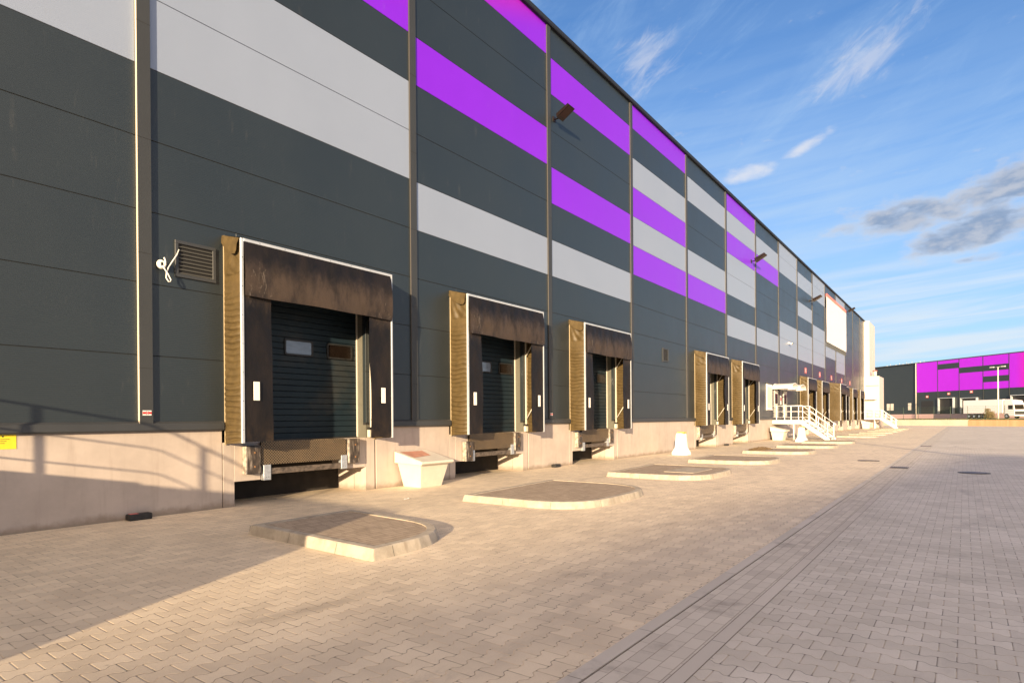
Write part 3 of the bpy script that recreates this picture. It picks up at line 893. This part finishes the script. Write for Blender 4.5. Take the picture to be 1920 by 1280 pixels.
# stickers and signs
def plate(name, x, y0, y1, z0, z1, mt, label, cat='sign', extra=None, group=None):
    root = empty(name, (x, y0, z0), label, cat, group)
    q = MB(); q.box(0, .004, 0, y1-y0, 0, z1-z0, M[mt]); q.build('panel', root)
    if extra:
        q = MB()
        for (a, b_, c, d, mm) in extra: q.box(.005, .007, a, b_, c, d, M[mm])
        q.build('print', root)
    return root
for yy, lb in ((4.205, 'small red and white sticker near the foot of the nearest wide joint cover'), (16.20, 'small red and white sticker at the foot of the joint cover beside the second dock')):
    plate('hydrant_sticker', .060 if yy < 10 else .038, yy, yy+.13, 1.66, 1.74, 'white', lb, 'sticker',
          [(.0, .045, .022, .058, 'red'), (.085, .13, .022, .058, 'red'), (.05, .058, .012, .07, 'red'), (.072, .08, .012, .07, 'red'), (.058, .072, .035, .045, 'red')])
plate('warning_sign', -.011, 2.0, 2.60, 1.19, 1.40, 'yellow', 'yellow notice with dark lines of print at the left end of the plinth', 'sign',
      [(.02,.525,.135,.142,'ink'),(.02,.49,.108,.115,'ink'),(.02,.47,.080,.087,'ink'),(.44,.46,.168,.186,'ink')])
for i, y in enumerate((55.0, 61.2, 67.3, 73.6, 79.5)):
    lb = 'small faded red number plate above the %s dock shelter' % ['sixth', 'seventh', 'eighth', 'ninth', 'tenth'][i]
    plate('number_plate', .002, y, y+.75, 5.20, 5.68, 'redplate', lb, 'sign', [(.18,.28,.10,.38,'white'),(.42,.58,.10,.15,'white'),(.42,.58,.215,.265,'white'),(.42,.58,.33,.38,'white')], 'red number plates above the far docks')

# bait boxes
def bait(x, y, lb, rz=0, red=True):
    root = empty('bait_box', (x, y, 0), lb, 'bait box', rz=rz)
    q = MB(); q.bev(.02, .18, 0, .34, 0, .10, M['black'], .015); q.build('body', root)
    if red:
        q = MB(); q.box(.05, .15, .03, .15, .1005, .103, M['redplate']); q.build('sticker', root)
bait(0.01, 3.95, 'black rodent bait box with a red sticker against the shaded plinth')
bait(0.03, 16.2, 'small black bait box at the foot of the plinth between the second and third docks', 0, False)
bait(0.03, 33.6, 'small black bait box at the foot of the plinth between the paired docks', 0, False)

# ------------------------------------------------------------------ grit bins
def make_bin(label, loc, red=True, rz=0, sc=1.0, name='grit_bin'):
    root = empty(name, loc, label, 'grit bin', rz=rz); root.scale = (sc, sc, sc)
    q = MB(); mt = M['bin']
    b0 = [(.10,.06),(.66,.06),(.66,.74),(.10,.74)]; t0 = [(.02,-.06),(.80,-.06),(.80,.86),(.02,.86)]
    for i in range(4):
        a, b_, c, d = b0[i], b0[(i+1)%4], t0[(i+1)%4], t0[i]
        q.poly([(*a,0),(*b_,0),(*c,.58),(*d,.58)], mt)
    q.poly([(*p,0) for p in b0[::-1]], mt); q.poly([(*p,.58) for p in t0], mt)
    q.build('body', root)
    q = MB()
    e = [(-.01,-.12),(.88,-.12),(.88,.92),(-.01,.92)]
    q.extr([(-.01,.56),(.86,.53),(.90,.56),(.89,.61),(-.01,.82)], 'y', -.12, .92, mt)
    q.build('lid', root)
    if red:
        def S(x): return .82-(x+.01)*(.21/.9)+.004
        q = MB()
        q.poly([(.06,-.02,S(.06)),(.55,-.02,S(.55)),(.45,.60,S(.45)),(.06,.70,S(.06))], M['red_faded'])
        q.poly([(.06,-.02,S(.06)-.002),(.06,.70,S(.06)-.002),(.45,.60,S(.45)-.002),(.55,-.02,S(.55)-.002)], M['red_faded'])
        q.build('lid_patch', root, fix=False)
    return root
make_bin('cream grit bin with a faded red patch on its lid, between two docks', (.03, 9.72, 0))
make_bin('cream plastic bin standing left of the white steel stairs', (.2, 43.0, 0), False, 0, 1.1)
make_bin('pale plastic bin standing between the far docks and the white end block', (.2, 87.9, 0), False, 0, 1.25)

# ------------------------------------------------------------------ concrete barrier blocks
def barrier(x, y, label, L=.42):
    root = empty('concrete_barrier', (x, y, 0), label, 'barrier')
    prof = [(-.33,0),(.33,0),(.33,.10),(.20,.30),(.14,.86),(.10,.91),(-.10,.91),(-.14,.86),(-.20,.30),(-.33,.10)]
    q = MB(); q.extr(prof, 'y', 0, L, M['white_concrete'])
    q.tube([(0,-.006,.78),(0,.002,.78)], .02, M['ink'], 8); q.tube([(0,-.006,.33),(0,.002,.33)], .03, M['kerb'], 8)
    q.build('block', root)
    q = MB(); q.bev(-.11, .17, .04, L-.04, .911, .955, M['cap_yellow'], .006); q.build('cap', root)
barrier(1.08, 24.45, 'white concrete barrier with a yellow top standing alone by the plinth')
barrier(2.5, 40.9, 'white concrete barrier with a yellow top in front of the white steel stairs')

# ------------------------------------------------------------------ kerbed islands
def rounded(pts, rad, n=8):
    out = []; N = len(pts)
    for i in range(N):
        p0, p1, p2 = Vector(pts[i-1]), Vector(pts[i]), Vector(pts[(i+1)%N]); r = rad[i]
        if r <= 0: out.append(tuple(p1)); continue
        d0 = (p0-p1).normalized(); d1 = (p2-p1).normalized()
        a, c = p1+d0*r, p1+d1*r
        for t in range(n+1):
            s = t/n; out.append(tuple((1-s)**2*a + 2*s*(1-s)*p1 + s*s*c))
    return out
def inset(pts, d):
    N = len(pts); out = []
    for i in range(N):
        p0, p1, p2 = Vector(pts[i-1]), Vector(pts[i]), Vector(pts[(i+1)%N])
        e0 = (p1-p0).normalized(); e1 = (p2-p1).normalized()
        n0 = Vector((-e0.y, e0.x)); n1 = Vector((-e1.y, e1.x)); nn = (n0+n1)
        if nn.length < 1e-6: nn = n0
        nn.normalize(); out.append(tuple(p1 + nn*d/max(.35, nn.dot(n0))))
    return out
def island(pts, rad, label, h=.12):
    root = empty('kerbed_island', (0,0,0), label, 'traffic island', 'raised paved islands between the docks')
    RD = lambda d: rounded(inset(pts, d), [max(.012, r_-d*.8) for r_ in rad])
    o_ = RD(0); m1 = RD(.035); m2 = RD(.047); i_ = RD(.15)
    q = MB(); N = len(o_); k = M['kerb']
    for i in range(N):
        j = (i+1) % N
        A, B = o_[i], o_[j]; C, D_ = m1[j], m1[i]; E2, F2 = i_[j], i_[i]
        q.poly([(*A,0),(*B,0),(*C,h-.012),(*D_,h-.012)], k)
        q.poly([(*D_,h-.012),(*C,h-.012),(*m2[j],h),(*m2[i],h)], k)
        q.poly([(*m2[i],h),(*m2[j],h),(*E2,h),(*F2,h)], k)
        q.poly([(*F2,h),(*E2,h),(*E2,h-.05),(*F2,h-.05)], k)
    # joints between kerb stones
    acc = 0
    for i in range(N):
        j = (i+1) % N; A, B = Vector(o_[i]), Vector(o_[j]); L = (B-A).length
        while acc < L:
            t = acc/L; a = A.lerp(B, t); n_ = Vector((-(B-A).normalized().y, (B-A).normalized().x)); e = (B-A).normalized()*.003
            a0 = a-n_*.0012; 
            q.poly([(*(a0-e), .0),(*(a0+e), .0),(*(a+n_*.0338+e), h-.0107),(*(a+n_*.0338-e), h-.0107)], M['ink'])
            q.poly([(*(a+n_*.047-e), h+.0012),(*(a+n_*.047+e), h+.0012),(*(a+n_*.148+e), h+.0012),(*(a+n_*.148-e), h+.0012)], M['ink'])
            acc += 1.0
        acc -= L
    q.build('kerb', root)
    q = MB(); q.poly([(*p, h-.012) for p in i_], M['island_top']); q.build('paving', root, fix=False)
    return root
isl = []
island([(2.75,4.45),(5.43,4.38),(5.38,6.05),(2.72,6.22)], [.02,0.05,1.15,.05], 'nearest kerbed island with a sharp front corner, half in shadow', .13)
def std(c, lb, L=1.72):
    r = island([(2.95,c-L),(5.55,c-L+.05),(5.55,c+L+.1),(2.75,c+L)], [.05,1.1,1.5,.05], lb)
    return r
std(10.35, 'second kerbed island from the camera, rounded and plain, between the first and second docks')
i3 = std(16.15, 'third kerbed island with a pale rectangular hatch set in its paving')
q = MB(); q.prism([(4.16,15.45),(4.98,15.43),(4.98,16.9),(4.16,17.0)], .104, .121, M['kerb']); q.build('hatch', i3)
nm = ['fourth kerbed island, beyond the one with the hatch', 'fifth kerbed island, with a brown heap of leaves on it', 'sixth kerbed island, in line with the fifth dock', 'seventh kerbed island, in front of the white steel stairs',
      'eighth kerbed island, first beyond the white stairs', 'ninth kerbed island in the far row', 'tenth kerbed island in the far row', 'eleventh kerbed island in the far row', 'twelfth kerbed island in the far row', 'farthest kerbed island near the white end block']
for c, lb in zip((21.9, 28.3, 34.2, 40.2, 52.2, 58.2, 64.3, 70.3, 76.4, 82.6), nm): std(c, lb, 1.55)
q = MB()
def heap(u, v):
    a = u*2*math.pi; r = v
    hh = .13*(1-r**2)*(.7+.5*noise.noise(Vector((math.cos(a)*r*3, math.sin(a)*r*3, 2))))
    return (3.3+.45*r*math.cos(a), 28.4+1.2*r*math.sin(a), .115+max(0, hh))
q.grid(heap, 24, 7, simple('dead_leaves', (.24,.15,.055), .9, var=.4, vscale=9))
tag(q.build('leaf_heap', fix=False), 'low brown heap of dead leaves on a kerbed island', 'leaf heap')

# ------------------------------------------------------------------ steel stairs
def stairs(yn, yf, label, deck=1.35, x_deck=1.8, x_foot=3.45, name='steel_staircase', mt='white_paint', rails=(0, 1), posts=(.29, 1.22, 1.94, 2.35, 2.9, 3.45)):
    root = empty(name, (0, yn, 0), label, 'stairs')
    w_ = yf-yn; a = M[mt]
    q = MB(); q.bev(.02, x_deck, 0, w_, deck-.05, deck, M['deck'], .004)
    for y in (0, w_-.05): q.box(.02, x_deck, y, y+.05, deck-.26, deck-.051, a)
    q.box(x_deck-.05, x_deck-.001, .051, w_-.051, deck-.26, deck-.051, a)
    q.build('platform', root)
    q = MB()
    for y in (0, w_-.05):
        q = MB(); q.extr([(x_deck+.001,deck-.26),(x_deck+.001,deck-.03),(x_deck+.12,deck-.03),(x_foot+.12,.10),(x_foot+.12,0),(x_foot-.12,0)], 'y', y, y+.05, a); q.build('stringer', root)
    n = 7
    for i in range(n):
        q = MB(); z = deck-(i+1)*deck/(n+1); x = x_deck+.03+(i)*(x_foot-x_deck)/n
        q.bev(x, x+.26, .052, w_-.052, z-.035, z, M['deck'], .004); q.build('tread', root)
    q = MB()
    for y in (.02, w_-.07):
        for x in (1.35,): q.box(x, x+.06, y, y+.06, 0, deck-.27, a)
    q.build('leg', root)
    top, mid, lo = deck+.97, deck+.58, deck+.18
    slope = (deck)/(x_foot-x_deck)
    for y in [(.03, w_-.03)[t_] for t_ in rails]:
        q = MB(); xb = x_deck+.16
        for h_ in (top, mid, lo):
            x0 = .05 if y < .1 or True else .05
            z_end = h_-slope*(x_foot-xb)+.02
            pts = [(x0, y, h_), (xb-.1, y, h_), (xb, y, h_-.02), (x_foot, y, z_end)]
            if h_ == top: pts += [(x_foot+.10, y, z_end-.07), (x_foot+.12, y, z_end-.17), (x_foot+.06, y, z_end-.24)]
            q.tube(pts, .021 if h_ == top else .013, a, 8)
        for x in posts:
            zb = deck if x < x_deck+.1 else max(.0, deck-.02-slope*(x-x_deck))
            zt = top if x < xb else top-slope*(x-xb)
            q.box(x-.024, x+.024, y-.02, y+.02, zb, zt, a)
        q.build('railing', root)
    return root
stairs(44.2, 46.6, 'white steel staircase with tubular railings leading to the two canopied doors')
stairs(90.2, 91.6, 'far white steel staircase in front of the white end block', 1.42, 2.0, 3.7, posts=(.29, 1.22, 2.14, 2.6, 3.2, 3.68))
stairs(-1.15, .12, 'white steel staircase beyond the left edge, its railing shadow falling on the wall', 1.33, 1.8, 3.45, rails=(1,), posts=(.2, 1.22, 2.26, 3.4))
q = MB(); q.bev(0.0, 6.68, -7, -1.3, 0, 1.56, M['ramp'], .02)
tag(q.build('loading_ramp'), 'concrete loading ramp outside the left edge of the view', 'ramp')

# doors, window, canopies by the stairs
def small_door(y, label, name='personnel_door'):
    q = MB(); q.box(.0, .05, y, y+1.0, 1.55, 3.45, M['cream']); 
    q.box(.051, .055, y+.12, y+.88, 2.5, 3.2, M['glass_dark']); o = q.build(name, wh)
    h = MB(); h.box(.051, .09, y+.85, y+.9, 2.35, 2.5, M['ink']); h.build('handle', o)
small_door(44.75, ''); small_door(47.4, '')
q = MB(); q.box(0, .05, 42.7, 44.1, 2.1, 3.8, M['white_paint']); q.box(.051, .056, 42.8, 44.0, 2.2, 3.6, M['cream']); q.box(0, .09, 42.66, 44.14, 2.04, 2.09, M['white_paint'])
q.box(.0, .11, 42.7, 44.1, 3.805, 3.9, M['trim'])
q.build('roller_window', wh)
def canopy(y0, y1, label, depth=1.25):
    root = empty('door_canopy', (0, y0, 3.5), label, 'canopy', 'arched canopies over the stair doors')
    w_ = y1-y0; q = MB(); n = 12
    def arc(u): a = math.pi*u; return (w_/2-w_/2*math.cos(a), .06+.34*math.sin(a))
    def f(u, v): y, z = arc(v); return (.0+u*depth, y, z)
    q.grid(f, 2, n, M['poly'])
    q.grid(lambda u, v: (f(u, v)[0], f(u, v)[1], f(u, v)[2]-.012), 2, n, M['poly']); q.build('arched_roof', root, fix=False)
    q = MB(); q.bev(0, depth, -.03, .03, 0, .08, M['white_paint'], .004); q.bev(0, depth, w_-.03, w_+.03, 0, .08, M['white_paint'], .004)
    q.bev(depth-.001, depth+.05, -.03, w_+.03, .0, .08, M['white_paint'], .004)
    q.tube([(depth+.02, *arc(i/n)) for i in range(n+1)], .022, M['white_paint'], 6)
    q.tube([(.03, *arc(i/n)) for i in range(n+1)], .022, M['white_paint'], 6)
    q.build('frame', root)
canopy(44.3, 46.2, 'nearer arched canopy with frosted roof over the first stair door')
canopy(46.9, 48.8, 'farther arched canopy with frosted roof over the second stair door')
q = MB(); q.box(0, .04, 46.35, 46.75, 2.45, 3.1, M['white']); q.box(.041, .045, 46.42, 46.68, 2.72, 2.98, M['red'])
tag(q.build('door_notice'), 'white notice with a red symbol between the two stair doors', 'sign')

# end block of the warehouse
eb = empty('end_block', (0, 92.2, 0), 'white sunlit stair block with a tall flue wall at the far end of the warehouse', 'building')
wp = simple('white_block_cladding', (.62,.56,.50), .45, var=.03, vec='pos', vscale=.4)
q = MB(); q.bev(-.2, 1.75, 0, 5.5, 1.45, 6.85, wp, .03); q.box(-.2, 1.70, .05, 5.4, 0, 1.44, M['plinth']); q.build('lower_block', eb)
q = MB(); q.bev(-.3, .62, .3, 6.5, 6.86, 14.2, wp, .03); q.build('upper_block', eb)
q = MB(); q.box(.2, 1.70, -.02, -.001, 5.55, 5.63, M['trim']); q.build('shadow_gap', eb)
q = MB(); q.bev(.25, 1.5, -.9, -.025, 3.75, 3.85, M['cream'], .01); q.build('awning', eb)
q = MB(); q.tube([(1.2,.6,6.86),(1.2,.6,7.5)], .22, wp, 12); q.tube([(1.2,.6,7.5),(1.2,.6,7.62)], .27, M['redplate'], 12); q.build('roof_vent', eb)
q = MB(); q.bev(-30, -.3, 6.6, 12, 0, 13.2, M['dark'], .02); q.build('rear_wing', eb)

# ------------------------------------------------------------------ beyond the yard
gm, nt, bb = newmat('rough_grass'); n = nt.noise(nt.pos(), 1.3, 6, .7)
nt.put(bb.inputs['Base Color'], nt.mix(nt.ramp(n, .35, .65), (.07,.08,.02), (.20,.19,.06))); bb.inputs['Roughness'].default_value = .95
M['grass'] = gm
A, B_ = Vector((-3.0, 122.1)), Vector((60.0, 83.4)); dW = (B_-A).normalized(); nW = Vector((-dW.y, dW.x))
if nW.y < 0: nW = -nW
def along(t, o_=0): p = A+dW*t+nW*o_; return (p.x, p.y)
TZ = .92
q = MB()
far = [along(-1200), along(1500), along(1500, 1500), along(-1200, 1500)]
q.poly([(*along(-6, .28), TZ), (*along(90, .28), TZ), (*along(400, 900), TZ), (*along(-400, 900), TZ)], M['grass'])
q.poly([(*along(-6,.28),0), (*along(90,.28),0), (*along(90,.28),TZ), (*along(-6,.28),TZ)], M['grass'])
tag(q.build('upper_terrain', fix=False), 'raised grassy ground behind the retaining wall', 'ground', kind='structure')
q = MB()
q.prism([along(-6), along(16.5), along(16.5,.28), along(-6,.28)], 0, .95, M['lowwall'])
tag(q.build('retaining_wall'), 'low pale concrete retaining wall at the end of the yard', 'wall')
br = slab_mat('brick_orange', (.42,.24,.13), (.52,.31,.18), (.30,.2,.13), .5, .25)
q = MB(); q.prism([along(16.52), along(80), along(80,.28), along(16.52,.28)], 0, .90, br)
tag(q.build('brick_retaining_wall'), 'low orange brick retaining wall at the right end of the yard', 'wall')
# dry grass tufts along the wall top
q = MB(); random.seed(3)
for i in range(2600):
    t = random.uniform(-4, 60); o_ = random.uniform(.3, 2.5); p = along(t, o_); hgt = random.uniform(.06, .28)
    a = random.uniform(0, 6.28); dx_, dy_ = .03*math.cos(a), .03*math.sin(a)
    q.poly([(p[0]-dx_,p[1]-dy_,TZ-.02),(p[0]+dx_,p[1]+dy_,TZ-.02),(p[0]+random.uniform(-.08,.08),p[1]+random.uniform(-.08,.08),TZ+hgt)], M['grass'])
tag(q.build('grass', fix=False), 'rough grass growing along the top of the retaining wall', 'grass', kind='stuff')
# mesh fence
fe = empty('mesh_fence', (0,0,TZ), 'thin green wire mesh fence standing above the retaining wall', 'fence')
fm = simple('green_fence_wire', (.06,.09,.06), .5)
q = MB()
for k in range(8): 
    z = .1+k*.28; p0, p1 = along(-4, .8), along(60, .8); q.tube([(*p0, z), (*p1, z)], .008, fm, 4)
t = -4
while t < 60: q.tube([(*along(t,.8), 0), (*along(t,.8), 2.06)], .004, fm, 3); t += .12
q.build('mesh', fe)
for t in range(0, 25):
    q = MB(); q.tube([(*along(-4+t*2.5,.8), 0), (*along(-4+t*2.5,.8), 2.1)], .03, fm, 6); q.build('post', fe)

# distant hall, frame: u along the facade from its left end
C0 = Vector((10.645, 0.0))
def cam2w(x, z): return (10.645 + .8*x - .6*z, .6*x + .8*z)
def fac(u):      # ground point of the facade seen in image column u
    z = 152000/(u-741.0); x = (u-960)/1131*z; return Vector(cam2w(x, z))
F0, F1 = fac(1560), fac(2080)
fd = (F1-F0).normalized(); ang = math.atan2(fd.y, fd.x)
fh = empty('distant_hall', (F0.x, F0.y, TZ), 'distant dark hall with large violet cladding panels across the yard', 'warehouse', rz=ang)
LF = (F1-F0).length
def fu(u): return (fac(u)-F0).length
HT = 14.1; q = MB()
ub = [1560, 1637, 1655, 1686, 1718]+[1724+0]
q.box(0, fu(1716), 0, 40, 1.1, HT-.1, M['dark']); q.build('left_wing', fh)
q = MB(); q.box(fu(1716)+.01, LF, -.3, 40, 1.1, 6.65, M['dark']); q.build('lower_wall', fh)
q = MB(); q.box(0, LF, -.34, 39, 0, 1.095, simple('pink_plinth', (.50,.34,.33), .8)); q.build('plinth', fh)
cols = [1722, 1761.5, 1802, 1847, 1896, 1950, 2010, 2080]
for i in range(len(cols)-1):
    x0, x1 = fu(cols[i]), fu(cols[i+1])-.12
    q = MB(); q.box(x0, x1, -.34, 2, 6.66, HT, M['purple_far'])
    q.build('violet_panel', fh)
    q = MB(); q.box(x1+.01, x1+.11, -.40, 0, 1.1, HT, M['trim_cover']); q.build('joint_cover', fh)
for (i, z0, z1) in ((1, 12.0, 13.3), (2, 10.7, 12.0), (3, 10.7, 12.0), (3, 8.2, 9.5)):
    q = MB(); q.box(fu(cols[i])+.02, fu(cols[i+1])-.14, -.37, -.345, z0, z1, M['dark']); q.build('dark_stripe', fh)
q = MB(); q.box(0, LF, -.42, 1, HT+.001, HT+.2, M['trim']); q.build('roof_coping', fh)
q = MB(); q.tube([(fu(1721),-.5,0),(fu(1721),-.5,HT)], .10, M['cream'], 8); q.build('downpipe', fh)
for i, (a, b_, z) in enumerate(((1730, 1752, 4.4), (1765, 1792, 4.9), (1807, 1836, 4.7), (1902, 1940, 4.9))):
    x0, x1 = fu(a), fu(b_); q = MB()
    q.box(x0, x1, -.36, -.305, 1.1, z, M['black'])
    o = q.build('loading_door', fh)
    if i:
        r = MB(); r.box(x0-.12, x0, -.9, -.31, 1.1, z+.12, M['alu']); r.box(x1, x1+.12, -.9, -.31, 1.1, z+.12, M['alu']); r.box(x0, x1, -.9, -.31, z, z+.12, M['alu']); r.build('frame', o)
for i, (a, z) in enumerate(((1741, 5.2), (1781.5, 5.7), (1824, 5.9))):
    q = MB(); x0 = fu(a); q.box(x0-.35, x0+.35, -.36, -.31, z, z+.55, M['redplate']); q.box(x0-.2, x0+.2, -.365, -.361, z+.15, z+.4, M['white']); q.build('number_plate', fh)
for a in (1666, 1673, 1706):
    q = MB(); x0 = fu(a); q.box(x0-.5, x0+.5, -.02, .03, 2.2, 4.0, M['cream']); q.build('window', fh)
for a in (1660, 1677, 1690, 1700, 1715, 1722):
    q = MB(); x0 = fu(a); q.box(x0-.15, x0+.15, .5, 1.0, HT, HT+.35, M['white_paint']); q.tube([(x0+.8,1,HT),(x0+.8,1,HT+.9)], .05, M['galv'], 5); q.build('roof_vent', fh)
# lamp post
lp = cam2w((1872-960)/1131*118, 118)
r_ = empty('lamp_post', (*lp, TZ), 'tall pale lamp post with a twin head in front of the distant violet hall', 'lamp post', rz=ang)
q = MB(); q.tube([(0,0,0),(0,0,1.2),(0,0,10.1)], [.16,.14,.10], M['cream'], 10); q.build('pole', r_)
q = MB(); q.tube([(-1.0,0,10.05),(1.0,0,10.15)], .05, M['cream'], 6); q.build('arm', r_)
for x in (-1.25, 1.0):
    q = MB(); q.bev(x-.35, x+.45, -.16, .16, 10.05, 10.2, M['white_paint'], .03); q.build('lamp_head', r_)
# lorry
t0 = Vector(cam2w((1816-960)/1131*136, 136)); t1 = Vector(cam2w((1893-960)/1131*126, 126)); td = (t1-t0).normalized(); tl = (t1-t0).length
lo = empty('white_lorry', (t0.x, t0.y, TZ), 'white articulated lorry parked in front of the distant hall', 'lorry', rz=math.atan2(td.y, td.x))
lw = simple('white_lorry_paint', (.80,.76,.76), .35); lpnk = simple('pink_lorry_panel', (.70,.45,.44), .5)
q = MB(); q.bev(.0, tl-.3, -1.25, 1.25, 1.1, 4.0, lw, .04); q.box(-.03, -.001, -1.2, 1.2, 1.12, 3.95, lpnk); q.build('trailer', lo)
q = MB(); q.extr([(tl,.5),(tl+2.3,.5),(tl+2.3,1.7),(tl+2.1,2.9),(tl+1.7,3.7),(tl+.3,3.95),(tl,3.9)], 'y', -1.2, 1.2, lw); cb = q.build('cab', lo)
q = MB(); q.box(tl+.9, tl+1.95, -1.215, -1.201, 1.9, 2.75, M['glass_dark']); q.extr([(tl+2.30,1.85),(tl+2.315,1.85),(tl+2.125,2.85),(tl+2.11,2.85)], 'y', -1.05, 1.05, M['glass_dark']); q.build('windscreen', cb)
q = MB(); q.box(tl+2.301, tl+2.34, -1.1, 1.1, .8, 1.5, M['trim']); q.build('grille', cb)
for x in (1.5, 2.8, 4.1, tl+.6):
    for y in (-1.28, 1.0):
        q = MB(); q.tube([(x, y, .5), (x, y+.28, .5)], .5, M['black'], 16); w2 = q.build('wheel', lo)
        r = MB(); r.tube([(x, y-.01, .5), (x, y+.29, .5)], .25, M['galv'], 12); r.build('rim', w2)
# shrubs
def shrub(u, dep, h_, label, seed):
    random.seed(seed); p = cam2w((u-960)/1131*dep, dep)
    root = empty('shrub', (*p, TZ), label, 'shrub')
    q = MB(); bm_ = simple('shrub_twig', (.12,.08,.05), .9)
    for i in range(7):
        a = random.uniform(0, 6.28); q.tube([(0,0,0),(.2*math.cos(a),.2*math.sin(a),h_*.5),(.4*math.cos(a),.4*math.sin(a),h_*.9)], [.03,.02,.008], bm_, 5)
    q.build('stem', root)
    q = MB(); lm = simple('shrub_leaf', (.20,.15,.06), .8, var=.35, vscale=2)
    for i in range(700):
        a = random.uniform(0, 6.28); z = random.uniform(.15, 1)*h_; r = random.uniform(0, .75)*(1-.5*z/h_)
        x, y = r*math.cos(a), r*math.sin(a); s = random.uniform(.04, .09)
        v1 = Vector((random.uniform(-1,1), random.uniform(-1,1), random.uniform(-1,1))).normalized()*s; v2 = v1.orthogonal().normalized()*s*.6
        c = Vector((x, y, z)); q.poly([c-v1, c+v2, c+v1, c-v2], lm)
    q.build('foliage', root, fix=False)
shrub(1852, 92, 1.7, 'brown leafed shrub in front of the white lorry trailer', 5)
shrub(1859, 93, 1.3, 'lower brown shrub beside the lamp post foot', 6)

# litter
for (x, y, a, lb) in ((6.1, 18.6, .4, 'scrap of white paper lying on the beige paving beyond the hatch island'), (1.9, 8.2, 1.1, 'small white scrap on the paving before the nearest dock pit')):
    q = MB(); pts = [(-.05,-.03),(.04,-.045),(.055,.02),(.0,.05),(-.045,.03)]
    q.poly([(p[0], p[1], .006+.012*((i*7)%3)) for i, p in enumerate(pts)], M['white']); q.poly([(p[0], p[1], .003+.012*((i*7)%3)) for i, p in enumerate(pts)][::-1], M['white'])
    o = q.build('paper_scrap', loc=(x, y, 0), fix=False); o.rotation_euler = (0, 0, a); tag(o, lb, 'litter')

# unseen hall added to shade the paving; mast placed for its shadow streak
nh = empty('added_shade_hall', (0, 0, 0), 'long grey hall added beyond the right edge to shade the foreground paving', 'warehouse')
q = MB()
def nx(y): return 31.5 + (y+50)*.16
q.prism([(nx(-150), -150), (nx(-25), -25), (nx(-25)+40, -25), (nx(-150)+40, -150)][::-1], 0, 10.0, M['light'])
q.build('hall_body', nh)
q = MB(); q.prism([(nx(-150)-.1, -150.1), (nx(-25)-.1, -24.9), (nx(-25)+40, -24.9), (nx(-150)+40, -150.1)][::-1], 10.003, 10.25, M['trim']); q.build('roof_coping', nh)
for k in range(12):
    q = MB(); y = -30-9*k; q.box(nx(y)-.12, nx(y)+1, y-3.5, y, .1, 4, M['trim']); q.build('loading_door', nh)
lm2 = empty('light_mast', (22.0, 3.65, 0), 'grey light mast beyond the right edge of the view', 'lamp post')
q = MB(); q.tube([(0,0,0),(0,0,1.5),(0,0,11)], [.16,.14,.10], M['galv'], 12); q.build('pole', lm2)
q = MB(); q.bev(-.9, .9, -.2, .2, 11.0, 11.2, M['trim'], .03); q.build('lamp_head', lm2)
